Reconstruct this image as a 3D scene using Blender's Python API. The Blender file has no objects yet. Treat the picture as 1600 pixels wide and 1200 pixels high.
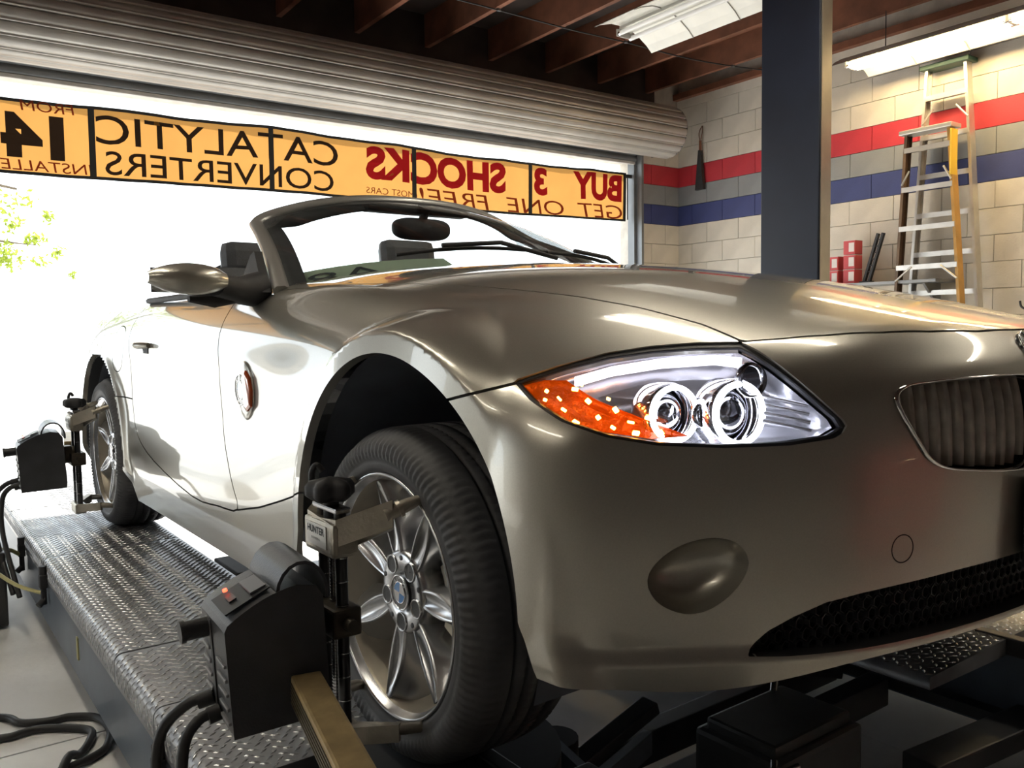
import bpy, bmesh, math, random
import numpy as np
from mathutils import Vector, Matrix, Euler
random.seed(7); rng=np.random.default_rng(7)
SC=bpy.context.scene; COL=SC.collection
PI=math.pi
# ================================================================ camera, world, sun, exposure
def make_camera():
    loc=(-1.5969,-1.3997,.8174); yaw,pitch,roll=.6398,-.0657,-.0140; f=1316.56
    F=Vector((math.sin(yaw)*math.cos(pitch),math.cos(yaw)*math.cos(pitch),math.sin(pitch)))
    R=Vector((math.cos(yaw),-math.sin(yaw),0)); U=R.cross(F)
    R2=R*math.cos(roll)+U*math.sin(roll); U2=-R*math.sin(roll)+U*math.cos(roll)
    cd=bpy.data.cameras.new('camera'); cd.sensor_fit='HORIZONTAL'; cd.sensor_width=36; cd.lens=36*f/1600; cd.clip_start=.02; cd.clip_end=300
    co=bpy.data.objects.new('camera',cd); COL.objects.link(co)
    m=Matrix.Identity(4)
    for i in range(3): m[i][0]=R2[i]; m[i][1]=U2[i]; m[i][2]=-F[i]; m[i][3]=loc[i]
    co.matrix_world=m; SC.camera=co
make_camera()
wd=bpy.data.worlds.new('sky'); SC.world=wd; wd.use_nodes=True
bg=wd.node_tree.nodes['Background']; bg.inputs[0].default_value=(.86,.94,1.0,1); bg.inputs[1].default_value=1.7
def sun(rot,e,col,ang):
    l=bpy.data.lights.new('sun','SUN'); l.energy=e; l.color=col; l.angle=ang
    o=bpy.data.objects.new('sun',l); o.rotation_euler=rot; COL.objects.link(o)
sun((math.radians(-49),0,math.radians(-14)),4.5,(1,.95,.86),.01)
SC.view_settings.view_transform='Standard'; SC.view_settings.look='None'; SC.view_settings.gamma=1; SC.view_settings.use_curve_mapping=False
SC.view_settings.exposure=1.0
# ================================================================ materials
def mat(name,col,rough=.5,metal=0,var=.0,vscale=8,bump=0,bscale=60,coat=0,emit=None,estr=0,alpha=1,spec=.5,col2=None,trans=0,detail=4):
    m=bpy.data.materials.new(name); m.use_nodes=True; nt=m.node_tree; n=nt.nodes; L=nt.links
    b=n['Principled BSDF']; b.inputs['Roughness'].default_value=rough; b.inputs['Metallic'].default_value=metal
    b.inputs['Coat Weight'].default_value=coat; b.inputs['Coat Roughness'].default_value=.03; b.inputs['Specular IOR Level'].default_value=spec
    b.inputs['Base Color'].default_value=(*col,1)
    if trans: b.inputs['Transmission Weight'].default_value=trans
    tc=n.new('ShaderNodeTexCoord')
    if var>0 or col2:
        nz=n.new('ShaderNodeTexNoise'); nz.inputs['Scale'].default_value=vscale; nz.inputs['Detail'].default_value=detail; L.new(tc.outputs['Object'],nz.inputs['Vector'])
        rp=n.new('ShaderNodeValToRGB'); c2=col2 or tuple(c*(1-var) for c in col)
        rp.color_ramp.elements[0].position=.35; rp.color_ramp.elements[1].position=.68
        rp.color_ramp.elements[0].color=(*c2,1); rp.color_ramp.elements[1].color=(*[min(1,c*(1+var*.4)) for c in col],1)
        L.new(nz.outputs['Fac'],rp.inputs[0]); L.new(rp.outputs[0],b.inputs['Base Color'])
    if bump>0:
        nb=n.new('ShaderNodeTexNoise'); nb.inputs['Scale'].default_value=bscale; nb.inputs['Detail'].default_value=5; L.new(tc.outputs['Object'],nb.inputs['Vector'])
        bp=n.new('ShaderNodeBump'); bp.inputs['Strength'].default_value=bump; bp.inputs['Distance'].default_value=.004; L.new(nb.outputs['Fac'],bp.inputs['Height']); L.new(bp.outputs[0],b.inputs['Normal'])
    if emit: b.inputs['Emission Color'].default_value=(*emit,1); b.inputs['Emission Strength'].default_value=estr
    return m
def glassmat(name,tint=(1,1,1),rough=.0,refl=1.0):
    m=bpy.data.materials.new(name); m.use_nodes=True; nt=m.node_tree; n=nt.nodes; L=nt.links; n.clear()
    o=n.new('ShaderNodeOutputMaterial'); t=n.new('ShaderNodeBsdfTransparent'); t.inputs[0].default_value=(*tint,1)
    g=n.new('ShaderNodeBsdfGlossy'); g.inputs['Roughness'].default_value=rough; f=n.new('ShaderNodeFresnel'); f.inputs[0].default_value=1.45
    mu=n.new('ShaderNodeMath'); mu.operation='MULTIPLY'; mu.inputs[1].default_value=refl
    mx=n.new('ShaderNodeMixShader'); L.new(f.outputs[0],mu.inputs[0]); L.new(mu.outputs[0],mx.inputs[0]); L.new(t.outputs[0],mx.inputs[1]); L.new(g.outputs[0],mx.inputs[2]); L.new(mx.outputs[0],o.inputs[0])
    return m
def fabricmat(name,col,trans=.6):
    m=bpy.data.materials.new(name); m.use_nodes=True; nt=m.node_tree; n=nt.nodes; L=nt.links; n.clear()
    o=n.new('ShaderNodeOutputMaterial'); d=n.new('ShaderNodeBsdfDiffuse'); t=n.new('ShaderNodeBsdfTranslucent'); mx=n.new('ShaderNodeMixShader'); mx.inputs[0].default_value=trans
    tc=n.new('ShaderNodeTexCoord'); nz=n.new('ShaderNodeTexNoise'); nz.inputs['Scale'].default_value=6; nz.inputs['Detail'].default_value=6; L.new(tc.outputs['Object'],nz.inputs['Vector'])
    rp=n.new('ShaderNodeValToRGB'); rp.color_ramp.elements[0].color=(*[c*.82 for c in col],1); rp.color_ramp.elements[1].color=(*col,1); L.new(nz.outputs['Fac'],rp.inputs[0])
    L.new(rp.outputs[0],d.inputs[0]); L.new(rp.outputs[0],t.inputs[0]); L.new(d.outputs[0],mx.inputs[1]); L.new(t.outputs[0],mx.inputs[2]); L.new(mx.outputs[0],o.inputs[0])
    return m
M={}
M['paint']=mat('silver_beige_metallic_paint',(.45,.43,.375),.33,.75,coat=1.0,var=.05,vscale=400)
M['paint_dark']=mat('shadow_gap',(.012,.012,.013),.7)
M['black']=mat('black_plastic',(.022,.022,.024),.42,var=.2,bump=.15,bscale=300)
M['softblack']=mat('black_rubber',(.03,.03,.033),.62,var=.3,vscale=20)
M['tyre']=mat('tyre_rubber',(.085,.085,.09),.6,var=.25,vscale=12,bump=.1,bscale=200)
M['alloy']=mat('alloy_silver',(.62,.63,.65),.26,.85,var=.05,vscale=6)
M['alloy_in']=mat('alloy_barrel',(.60,.54,.44),.42,.7,var=.2,vscale=9)
M['chrome']=mat('chrome',(.86,.86,.88),.06,1)
M['steel']=mat('steel_rod',(.45,.45,.46),.25,1,var=.15,vscale=20)
M['plate']=mat('tread_plate_steel',(.42,.43,.45),.36,.55,var=.35,vscale=7,bump=.08,bscale=90)
M['lug']=mat('tread_lug_steel',(.62,.63,.65),.27,.7,var=.3,vscale=9)
M['rack']=mat('rack_blue_grey_paint',(.12,.15,.19),.38,.2,var=.25,vscale=4,bump=.06)
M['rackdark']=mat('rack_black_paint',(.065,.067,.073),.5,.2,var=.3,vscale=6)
M['castgold']=mat('cast_bronze_grey_metal',(.47,.43,.36),.38,.75,var=.25,vscale=18,bump=.2,bscale=160)
M['tan']=mat('tan_painted_bar',(.42,.31,.15),.45,.35,var=.22,vscale=22,bump=.12,bscale=120)
M['navy']=mat('navy_column_paint',(.011,.017,.036),.42,.1,var=.25,vscale=3,bump=.05)
M['greytrim']=mat('grey_door_steel',(.2,.21,.22),.45,.5,var=.2,vscale=3)
M['slat']=mat('galvanised_door_slat',(.48,.46,.43),.42,.35,var=.18,vscale=2.5,bump=.08)
M['wood']=mat('redwood_joist',(.20,.075,.04),.7,var=.35,vscale=5,bump=.3,bscale=40)
M['deck']=mat('dark_roof_deck',(.055,.04,.035),.8,var=.4,vscale=3)
M['white']=mat('white_block_paint',(.63,.585,.51),.6,var=.1,vscale=5,bump=.35,bscale=70)
M['red']=mat('red_block_paint',(.50,.035,.05),.55,var=.1,vscale=5,bump=.35,bscale=70)
M['grey']=mat('grey_block_paint',(.25,.26,.27),.6,var=.1,vscale=5,bump=.35,bscale=70)
M['blue']=mat('blue_block_paint',(.045,.06,.19),.55,var=.1,vscale=5,bump=.35,bscale=70)
M['mortar']=mat('painted_mortar',(.56,.52,.46),.75,var=.2)
M['concrete']=mat('workshop_concrete',(.84,.84,.83),.5,var=.28,vscale=2.2,bump=.25,bscale=45,col2=(.70,.695,.685),detail=9)
M['outconc']=mat('yard_concrete',(.72,.70,.66),.8,var=.12,vscale=1.5)
M['banner']=fabricmat('orange_banner_cloth',(.37,.185,.05),.6)
M['bred']=fabricmat('banner_red_print',(.42,.02,.03),.35)
M['bblack']=fabricmat('banner_black_print',(.04,.03,.025),.25)
M['bbrown']=fabricmat('banner_thin_red_print',(.26,.05,.025),.4)
M['strap']=mat('black_strap',(.012,.012,.012),.7)
M['tube_on']=mat('lit_tube',(1,1,1),.4,emit=(1,.74,.38),estr=21)
M['tube_fill']=mat('fill_lamp_tube',(1,1,1),.4,emit=(1,.92,.78),estr=11)
M['tube_off']=mat('unlit_tube',(.78,.78,.78),.3)
M['fixture']=mat('white_enamel_reflector',(.80,.79,.74),.3,var=.05)
M['alu']=mat('aluminium_ladder',(.66,.64,.6),.36,.75,var=.12,vscale=10)
M['fibre']=mat('orange_yellow_fibreglass_rail',(.50,.28,.07),.45,var=.2,vscale=8)
M['yellow']=mat('yellow_label',(.75,.5,.05),.5)
M['green']=mat('dark_green_cap',(.02,.06,.045),.5)
M['glass']=glassmat('windscreen_glass',(.95,.98,.97),refl=.7)
M['lens']=glassmat('clear_lamp_lens',(.97,.97,.99),refl=.9)
M['halo']=mat('lit_halo_ring',(1,1,1),.3,emit=(.86,.9,1.0),estr=4.5)
M['led']=mat('lit_amber_lamp',(1,.4,.05),.3,emit=(1,.40,.05),estr=14)
M['amber']=mat('amber_reflector',(.34,.05,.006),.16,.35,emit=(1,.2,.0),estr=.05,bump=.8,bscale=130)
M['amberlens']=mat('amber_marker_lens',(.55,.09,.02),.15,coat=1)
M['logo_blue']=mat('emblem_blue',(.04,.27,.75),.25,coat=1)
M['logo_white']=mat('emblem_white',(.8,.82,.84),.25,coat=1)
M['logo_black']=mat('emblem_black',(.015,.015,.018),.25,coat=1)
M['leather']=mat('dark_seat_leather',(.06,.065,.075),.5,var=.2,vscale=30,bump=.25,bscale=220)
M['mirror']=mat('mirror_glass',(.75,.78,.8),.02,1)
M['paper']=fabricmat('pale_green_paper',(.66,.80,.60),.5)
M['ink']=mat('dark_ink',(.02,.03,.03),.7)
M['hose']=mat('black_hose',(.025,.025,.026),.5,var=.2)
M['blackglossy']=mat('black_head_casing',(.05,.052,.058),.36,var=.25,vscale=14,bump=.12,bscale=260)
M['screen']=mat('dark_control_panel',(.022,.024,.028),.45,spec=.2)
M['redled']=mat('red_indicator',(1,.05,.03),.3,emit=(1,.05,.02),estr=4)
M['label']=mat('pale_label_plate',(.56,.55,.53),.4,.3)
M['leaf']=fabricmat('sunlit_leaf',(.33,.40,.07),.5)
M['bark']=mat('tree_bark',(.16,.12,.08),.8,var=.4,bump=.6)
M['redpaint']=mat('red_cabinet_paint',(.32,.02,.02),.4,var=.1,coat=.4)
M['shelf']=mat('grey_shelf_steel',(.3,.3,.3),.5,.4)
M['greyslat']=mat('grille_slat_grey',(.42,.39,.35),.5,.3,var=.2,vscale=40)
M['steel_dark']=mat('brake_disc_iron',(.14,.13,.12),.4,.9,var=.3)
M['paint_dull']=mat('silver_frame_paint',(.30,.295,.28),.38,.5,coat=.6)
M['mortar_dark']=mat('floor_joint',(.10,.10,.10),.9)
M['wall_dim']=mat('dimmed_wall_paint',(.34,.32,.29),.7,var=.15,vscale=2)  # colour darkened so the doorway pillar reflects dimly in the fender
M['fixture_dirty']=mat('dusty_enamel',(.5,.48,.45),.45,var=.2)
M['brownrail']=mat('brown_stained_rail',(.16,.10,.06),.5,.2,var=.3)
M['redbox']=mat('red_carton',(.55,.07,.08),.6,var=.1)
M['boxwhite']=mat('white_carton_print',(.75,.68,.66),.6,var=.1)
M['yellow_faded']=mat('faded_yellow',(.55,.50,.22),.6,var=.2)
M['black_steel']=mat('blackened_steel',(.05,.05,.052),.28,.8)
M['castdark']=mat('dark_cast_metal',(.10,.085,.065),.45,.7,var=.3,vscale=20)
M['label_dim']=mat('grey_display',(.10,.10,.11),.35)
M['litstrip']=mat('lamp_lit_strip_steel',(.62,.56,.45),.28,.7,var=.1)  # pale colour carries the lamp's reflection on the column edge
M['light_bar']=mat('light_bar',(.9,.9,.95),.3,emit=(.9,.9,1.0),estr=1.0)
M['wall_dark']=mat('dark_front_wall_paint',(.13,.105,.10),.7,var=.2,vscale=2)
M['liner']=mat('arch_liner_felt',(.11,.125,.155),.85,var=.2)
M['rib']=mat('highlight_grey_rib',(.20,.20,.21),.35)  # black ribs coloured grey to carry their edge highlights
M['lampsilver']=mat('lamp_bowl_silver',(.86,.86,.90),.22,.75)
M['dish']=mat('smoked_reflector',(.5,.5,.53),.1,1)
# ================================================================ mesh helpers
class MB:
    def __init__(s): s.v=[]; s.f=[]; s.smooth=[]
    def add(s,vs,fs,smooth=False):
        b=len(s.v); s.v+=[tuple(v) for v in vs]; s.f+=[tuple(i+b for i in f) for f in fs]; s.smooth+=[smooth]*len(fs); return s
    def box(s,c,d,rot=None,bev=0,mx=None):
        bm=bmesh.new(); bmesh.ops.create_cube(bm,size=1); bmesh.ops.scale(bm,vec=d,verts=bm.verts)
        if bev>0: bmesh.ops.bevel(bm,geom=bm.edges[:],offset=bev,segments=2,profile=.6,affect='EDGES')
        m=Matrix.Translation(c)@((Euler(rot).to_matrix().to_4x4()) if rot else Matrix.Identity(4))
        if mx: m=mx@m
        bm.verts.ensure_lookup_table(); bm.verts.index_update()
        s.add([m@v.co for v in bm.verts],[[v.index for v in f.verts] for f in bm.faces],False); bm.free(); return s
    def tube(s,path,r,n=10,caps=True,closed=False):
        P=[Vector(p) for p in path]; k=len(P); R=r if isinstance(r,(list,tuple)) else [r]*k
        vs=[];fs=[]; up=None
        for i in range(k):
            t=(P[(i+1)%k]-P[i-1]) if closed else (P[min(i+1,k-1)]-P[max(i-1,0)])
            t.normalize()
            if up is None: up=t.orthogonal().normalized()
            up=(up-t*up.dot(t)); up=up.normalized() if up.length>1e-6 else t.orthogonal().normalized()
            w=t.cross(up)
            for j in range(n):
                a=2*PI*j/n; vs.append(P[i]+(up*math.cos(a)+w*math.sin(a))*R[i])
        for i in range(k if closed else k-1):
            for j in range(n):
                a=i*n+j;b=i*n+(j+1)%n;c=((i+1)%k)*n; fs.append((a,b,c+(j+1)%n,c+j))
        s.add(vs,fs,True)
        if caps and not closed: s.add(vs[:n],[tuple(range(n))[::-1]]); s.add(vs[-n:],[tuple(range(n))])
        return s
    def cyl(s,a,b,r,n=20,r2=None): return s.tube([a,b],[r,r if r2 is None else r2],n)
    def grid(s,G,smooth=True,closeu=False,closev=False,flip=False):
        nu=len(G);nv=len(G[0]);fs=[]
        for i in range(nu if closeu else nu-1):
            for j in range(nv if closev else nv-1):
                a=i*nv+j;b=i*nv+(j+1)%nv;c=((i+1)%nu)*nv+(j+1)%nv;d=((i+1)%nu)*nv+j
                fs.append((a,d,c,b) if flip else (a,b,c,d))
        return s.add([p for r in G for p in r],fs,smooth)
    def lathe(s,prof,o,ax='x',n=48,smooth=True,sgn=1):
        G=[]
        for i in range(n):
            a=2*PI*i/n; G.append([lat(o,ax,sgn*h,r,a) for r,h in prof])
        return s.grid(G,smooth,closeu=True)
    def prism(s,poly,fn,t0,t1,smooth=False):
        n=len(poly); s.add([fn(p,t0) for p in poly]+[fn(p,t1) for p in poly],[tuple(range(n))[::-1],tuple(range(n,2*n))],False)
        s.add([fn(p,t0) for p in poly]+[fn(p,t1) for p in poly],[(i,(i+1)%n,n+(i+1)%n,n+i) for i in range(n)],smooth); return s
    def build(s,name,m,parent=None,kind=None,loc=None,label=None):
        me=bpy.data.meshes.new(name); me.from_pydata(s.v,[],s.f); me.polygons.foreach_set('use_smooth',s.smooth); me.materials.append(M[m] if isinstance(m,str) else m)
        me.update(); bm=bmesh.new(); bm.from_mesh(me); bmesh.ops.recalc_face_normals(bm,faces=bm.faces); bm.to_mesh(me); bm.free()
        return link(name,me,parent,kind,loc,label)
def lat(o,ax,h,r,a):
    c,q=r*math.cos(a),r*math.sin(a)
    if ax=='x': return (o[0]+h,o[1]+c,o[2]+q)
    if ax=='y': return (o[0]+c,o[1]+h,o[2]+q)
    return (o[0]+c,o[1]+q,o[2]+h)
def link(name,me,parent=None,kind=None,loc=None,label=None):
    o=bpy.data.objects.new(name,me); COL.objects.link(o)
    if loc is not None: o.location=loc
    if parent is not None:
        o.parent=parent
        if loc is None: o.matrix_parent_inverse=parent_world(parent).inverted()
    if kind: o['kind']=kind
    if label: o['label']=label
    return o
def parent_world(p):
    m=p.matrix_basis.copy(); q=p
    while q.parent is not None:
        m=q.matrix_parent_inverse@m; q=q.parent; m=q.matrix_basis@m
    return m
def thing(name,label,cat,loc=(0,0,0),group=None,rot=None):
    o=bpy.data.objects.new(name,None); COL.objects.link(o); o.location=loc; o.empty_display_size=.1
    if rot: o.rotation_euler=rot
    return tag(o,label,cat,group)
def tag(o,label,cat,group=None):
    o['label']=label; o['category']=cat
    if group: o['group']=group
    return o
def textmesh(s,size=1,ext=0.0,bold=0.0,shear=0.0,align='CENTER',sx=1.0,space=1.0):
    c=bpy.data.curves.new('t','FONT'); c.body=s; c.size=size; c.extrude=ext; c.offset=bold; c.shear=shear; c.align_x=align; c.align_y='CENTER'; c.resolution_u=4; c.space_character=space
    o=bpy.data.objects.new('t',c); COL.objects.link(o); dg=bpy.context.evaluated_depsgraph_get(); dg.update()
    me=bpy.data.meshes.new_from_object(o.evaluated_get(dg)); bpy.data.objects.remove(o); bpy.data.curves.remove(c)
    vs=np.array([v.co[:] for v in me.vertices]).reshape(-1,3); fs=[tuple(p.vertices) for p in me.polygons]; bpy.data.meshes.remove(me)
    if len(vs): vs[:,0]*=sx
    return vs,fs
def addtext(mb,s,size,fn,**k):
    vs,fs=textmesh(s,size,**k); mb.add([fn(v) for v in vs],fs); return mb
def crom(P,n=6,closed=True):
    P=[np.array(p,float) for p in P]; k=len(P); out=[]
    for i in range(k if closed else k-1):
        if closed: a,b,c,d=P[i-1],P[i],P[(i+1)%k],P[(i+2)%k]
        else: a,b,c,d=P[max(i-1,0)],P[i],P[i+1],P[min(i+2,k-1)]
        for j in range(n):
            t=j/n; out.append(.5*((2*b)+(-a+c)*t+(2*a-5*b+4*c-d)*t*t+(-a+3*b-3*c+d)*t**3))
    if not closed: out.append(P[-1])
    return out
# ================================================================ the room (turned 1.2 degrees against the car)
PHI=-.0208; CP,SP=math.cos(PHI),math.sin(PHI)
def RW(x,y,z): return (x*CP-y*SP,x*SP+y*CP,z)
class RB(MB):
    def build(s,*a,**k):
        s.v=[RW(*v) for v in s.v]; return MB.build(s,*a,**k)
FZ=-.35; WX=5.2; WY=4.95; LX=-7.5; FY_=-6.5; CZ=3.2; CH=.2032
b=RB(); b.box(((LX+WX)/2,(FY_+WY)/2,FZ-.12),(WX-LX,WY-FY_+.3,.2)); fl_=b.build('floor','mortar_dark',kind='structure')
for x0,x1 in ((LX,-4.6),(-4.6,-2.2),(-2.2,.585),(.585,3.2),(3.2,WX)):
    for y0,y1 in ((FY_,-2.6),(-2.6,1.24),(1.24,WY+.15)):
        b=RB(); b.box(((x0+x1)/2,(y0+y1)/2,FZ-.02),(x1-x0-.008,y1-y0-.008,.04)); b.build('concrete_slab','concrete',fl_)
# right wall of painted blocks: courses follow the stripes
b=RB(); b.box((WX+.112,(FY_+WY)/2,(FZ+3.6)/2+.0),(.2,WY-FY_+.4,3.95)); wr=b.build('wall_right','mortar',kind='structure')
b=RB(); b.box((WX+.002,(FY_-.95)/2,1.6),(.02,-.95-FY_,3.9)); b.build('plain_paint','white',wr)
b=RB(); b.box((WX+.002,2.0,-.05),(.02,5.9,.6)); b.build('lower_paint','white',wr)
blk={}
def block(kind,length):
    key=(kind,round(length,3))
    if key not in blk:
        m=MB(); m.box((0,0,0),(.03,length-.004,CH-.004),bev=.002)
        me=bpy.data.meshes.new('concrete_block'); me.from_pydata(m.v,[],m.f); me.materials.append(M[kind]); me.update(); blk[key]=me
    return blk[key]
def course_kind(i): return {11:'blue',12:'grey',13:'red'}.get(i,'white')
BL=.4064
for i in range(3,17):
    z=FZ+(i+.5)*CH; off=(i%2)*BL/2; y=WY
    first=True
    while y>-.95:
        L=BL/2 if (first and i%2) else BL; first=False
        o=link('concrete_block',block(course_kind(i),L),wr); j=rng.uniform(-.0012,.0012)
        o.matrix_basis=Matrix.Translation(RW(WX+.001+j,y-L/2,z))@Matrix.Rotation(PHI,4,'Z'); y-=L
b=RB(); b.box((WX-.005,(FY_+WY)/2,FZ+17.25*CH),(.03,WY-FY_,CH*.5)); b.build('top_course','white',wr)
# door wall: return between jamb and corner, with blocks, and the lintel above
DX0,DX1=-2.45,4.46; DT=2.47
b=RB(); b.box(((DX1+.10+WX)/2+.05,WY+.11,1.6),(WX-DX1+.02,.2,3.9)); b.box(((DX0+DX1)/2,WY+.11,(DT+3.6)/2+.03),(DX1-DX0+.3,.2,3.6-DT)); b.box(((-4.7+DX0)/2,WY+.11,1.6),(DX0+4.7,.2,3.9)); b.box(((LX-4.7)/2,WY+.11,(DT+3.6)/2+.03),(-4.7-LX+.2,.2,3.6-DT)); wb=b.build('wall_back','mortar',kind='structure')
b=RB(); b.box(((-4.7+DX0)/2-.06,WY+.002,1.05),(DX0+4.7-.12,.02,2.8)); b.build('plain_paint','wall_dim',wb)
for i in range(3,17):
    z=FZ+(i+.5)*CH; x=WX-.012; first=True
    while x>DX1+.13:
        L=min(BL/2 if (first and i%2==0) else BL, x-DX1-.11); first=False
        if L<.05: break
        o=link('concrete_block',block(course_kind(i),L),wb); o.matrix_basis=Matrix.Translation(RW(x-L/2,WY+.001,z))@Matrix.Rotation(PHI+PI/2,4,'Z'); x-=L
b=RB(); b.box((LX-.1,(FY_+WY)/2,1.6),(.2,WY-FY_+.4,3.95)); b.build('wall_left','wall_dim',kind='structure')
b=RB(); b.box(((LX+WX)/2,FY_-.1,1.6),(WX-LX,.2,3.95)); b.build('wall_front','wall_dark',kind='structure')
# roof: deck and redwood joists that run towards the door
b=RB(); b.box(((LX+WX)/2,(FY_+WY)/2,CZ+.30),(WX-LX+.4,WY-FY_+.5,.06)); ce=b.build('ceiling','deck',kind='structure')
for k in range(20):
    x=4.70-.645*k
    b=RB(); b.box((x,(FY_+WY)/2,CZ+.135),(.042,WY-FY_,.27)); b.build('joist','wood',ce)
b=RB(); b.box((WX-.04,(FY_+WY)/2,CZ+.02),(.09,WY-FY_,.06)); b.build('wall_plate','wood',ce)
b=RB(); b.box(((LX+DX1)/2+.1,WY-.02,(2.62+3.5)/2),(DX1-LX+.5,.03,.86)); b.build('shade_board','deck',ce)  # added board, its dark colour stands for the gloom above the drum
b=RB(); b.box((WX-.33,(FY_+WY)/2-.0,CZ+.25),(.5,WY-FY_,.02)); b.build('soffit_board','wood',ce)
# thin cable clipped under the joists
P=[RW(*q) for q in ((1.3,3.83,CZ-.02),(2.13,3.86,CZ-.012),(2.8,3.84,CZ-.03),(3.42,3.86,CZ-.012),(4.06,3.82,CZ-.035),(4.70,3.80,CZ-.012),(5.1,3.7,CZ-.01))]
b=MB(); b.tube(crom(P,5,False),.006,6); cb=b.build('ceiling_cable','hose'); tag(cb,'thin dark cable strung under the ceiling joists','cable')
b=MB()
for q in (1,3,5): b.box((P[q][0],P[q][1],P[q][2]+.004),(.03,.02,.022),bev=.003)
b.build('cable_clip','greytrim',cb)
# rolling door: drum of slats, hanging curtain, guides
dr=thing('rolling_door','grey ribbed roll-up door coiled above the opening','rolling door',RW(.8,4.58,2.735))
del dr['label'],dr['category']; dr['kind']='structure'; dr.name='door_1'
DC=(4.58,2.735); DR_=.238; NSL=17
mslat=None
for k in range(NSL):
    if mslat is None:
        m=RB(); rows=[]; dA=2*PI/NSL
        prof=[(-.48,-.012),(-.44,.0),(-.36,.006),(-.20,.010),(.05,.012),(.20,.010),(.30,.003),(.34,.010),(.42,.012),(.48,.002),(.50,-.012)]
        for x in (DX0-.25,DX1+.21):
            rows.append([(x,(DR_+r)*math.cos(t*dA),(DR_+r)*math.sin(t*dA)) for t,r in prof])
        m.grid(rows,True); m.v=[RW(*v) for v in m.v]
        mslat=bpy.data.meshes.new('slat'); mslat.from_pydata(m.v,[],m.f); mslat.polygons.foreach_set('use_smooth',[True]*len(m.f)); mslat.materials.append(M['slat']); mslat.update()
    o=link('slat',mslat,dr); o.matrix_basis=Matrix.Translation(RW(0,DC[0],DC[1]))@Matrix.Rotation(PHI,4,'Z')@Matrix.Rotation(2*PI*k/NSL,4,'X')@Matrix.Rotation(-PHI,4,'Z')
    o.matrix_parent_inverse=parent_world(dr).inverted()
b=RB(); b.lathe([(.02,0),(DR_-.012,0),(DR_+.006,.004),(DR_+.008,.012)],(DX1+.205,DC[0],DC[1]),'x',40,False); b.build('drum_end','greytrim',dr)
b=RB(); b.cyl((DX1+.2,DC[0],DC[1]),(DX1+.36,DC[0],DC[1]),.03); b.box((DX1+.33,DC[0]+.17,DC[1]-.02),(.02,.42,.30)); b.build('end_bracket','greytrim',dr)
for k in range(4):
    zc=2.505+.062*k; b=RB(); rows=[]
    for x in (DX0-.02,DX1+.02): rows.append([(x,WY-.10-d,zc+t) for t,d in ((-.031,0),(-.024,.012),(-.004,.016),(.016,.012),(.026,.002),(.031,0))])
    b.grid(rows,True); b.build('hanging_slat','greytrim',dr)  # same curtain as the coil, its backlit shade put into a darker grey
b=RB(); b.box(((DX0+DX1)/2,WY-.095,2.462),(DX1-DX0,.035,.028),bev=.005); b.build('bottom_bar','fixture_dirty',dr)
for x in (DX0,DX1):
    s=1 if x>0 else -1
    b=RB(); b.box((x+s*.045,WY-.085,1.1),(.085,.012,2.9)); b.box((x+s*.085,WY-.05,1.1),(.012,.09,2.9)); b.box((x+s*.004,WY-.05,1.1),(.012,.09,2.9)); b.box((x+s*.045,WY-.13,1.1),(.03,.08,2.9)); b.build('guide_rail','greytrim',dr)
b=RB(); b.box(((DX0+DX1)/2,WY+.03,2.56),(DX1-DX0+.1,.05,.12),bev=.004); b.build('trim_1','greytrim',kind='structure')
# column
b=RB(); b.box((2.40,1.455,(FZ+CZ+.1)/2),(.10,.37,CZ-FZ+.1),bev=.006); co=b.build('steel_column','navy'); tag(co,'dark navy square steel column between the bonnet and the block wall','column')
b=RB(); b.box((2.405,1.268,(FZ+CZ+.1)/2),(.085,.006,CZ-FZ+.1)); b.build('lamp_lit_strip','litstrip',co)  # added strip, lamp light on this column face is put into its colour
b=RB(); b.box((2.42,1.455,FZ+.012),(.34,.56,.024),bev=.003); b.build('base_plate','navy',co)
# ---------------------------------------------------------------- banner
BY=WY-.02
ZB0,ZB1=1.885,2.358; XB0,XB1=-2.40,4.40
bnr=thing('sales_banner','orange cloth banner hung across the doorway, seen from behind with its words reversed','banner',RW(.8,BY,1.87))
def bw(x,z):
    e=min(1,max(0,(x-(XB1-.9))/.9)); sag=-.012*math.sin(PI*((x-XB0)%1.06)/1.06)*(z-ZB0)/(ZB1-ZB0)
    return (x,BY+.010*math.sin(x*5.1+z*3)+.006*math.sin(x*17),z-.0+sag+.012*math.sin(x*1.7))
b=RB(); b.grid([[bw(XB0+(XB1-XB0)*i/150,ZB0+(ZB1-ZB0)*j/8) for j in range(9)] for i in range(151)],True); cl=b.build('cloth','banner',bnr)
def seam(x,w=.040):
    b=RB(); b.grid([[tuple(np.array(bw(x+s,ZB0-.01+(ZB1-ZB0+.02)*j/8))-np.array((0,.006,0))) for j in range(9)] for s in (-w/2,w/2)],True); return b.build('strap','strap',bnr)
for x in (-2.38,-1.73,-.50,.74,1.975,3.195,4.385): seam(x)
for zz in (ZB0,ZB1):
    b=RB(); b.grid([[tuple(np.array(bw(XB0+(XB1-XB0)*i/150,zz+s))-np.array((0,.004,0))) for s in (-.011,.011)] for i in range(151)],True); b.build('hem','strap',bnr)
def words(s,x0,x1,z0,z1,m,bold=0,shear=0,name='lettering'):
    vs,fs=textmesh(s,1,bold=bold,shear=shear,align='LEFT'); a=vs.min(0); c=vs.max(0)
    q=RB(); q.add([tuple(np.array(bw(x0+(v[0]-a[0])/(c[0]-a[0])*(x1-x0),z0+(v[1]-a[1])/(c[1]-a[1])*(z1-z0)))-np.array((0,.005,0))) for v in vs],fs); return q.build(name,m,bnr)
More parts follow.
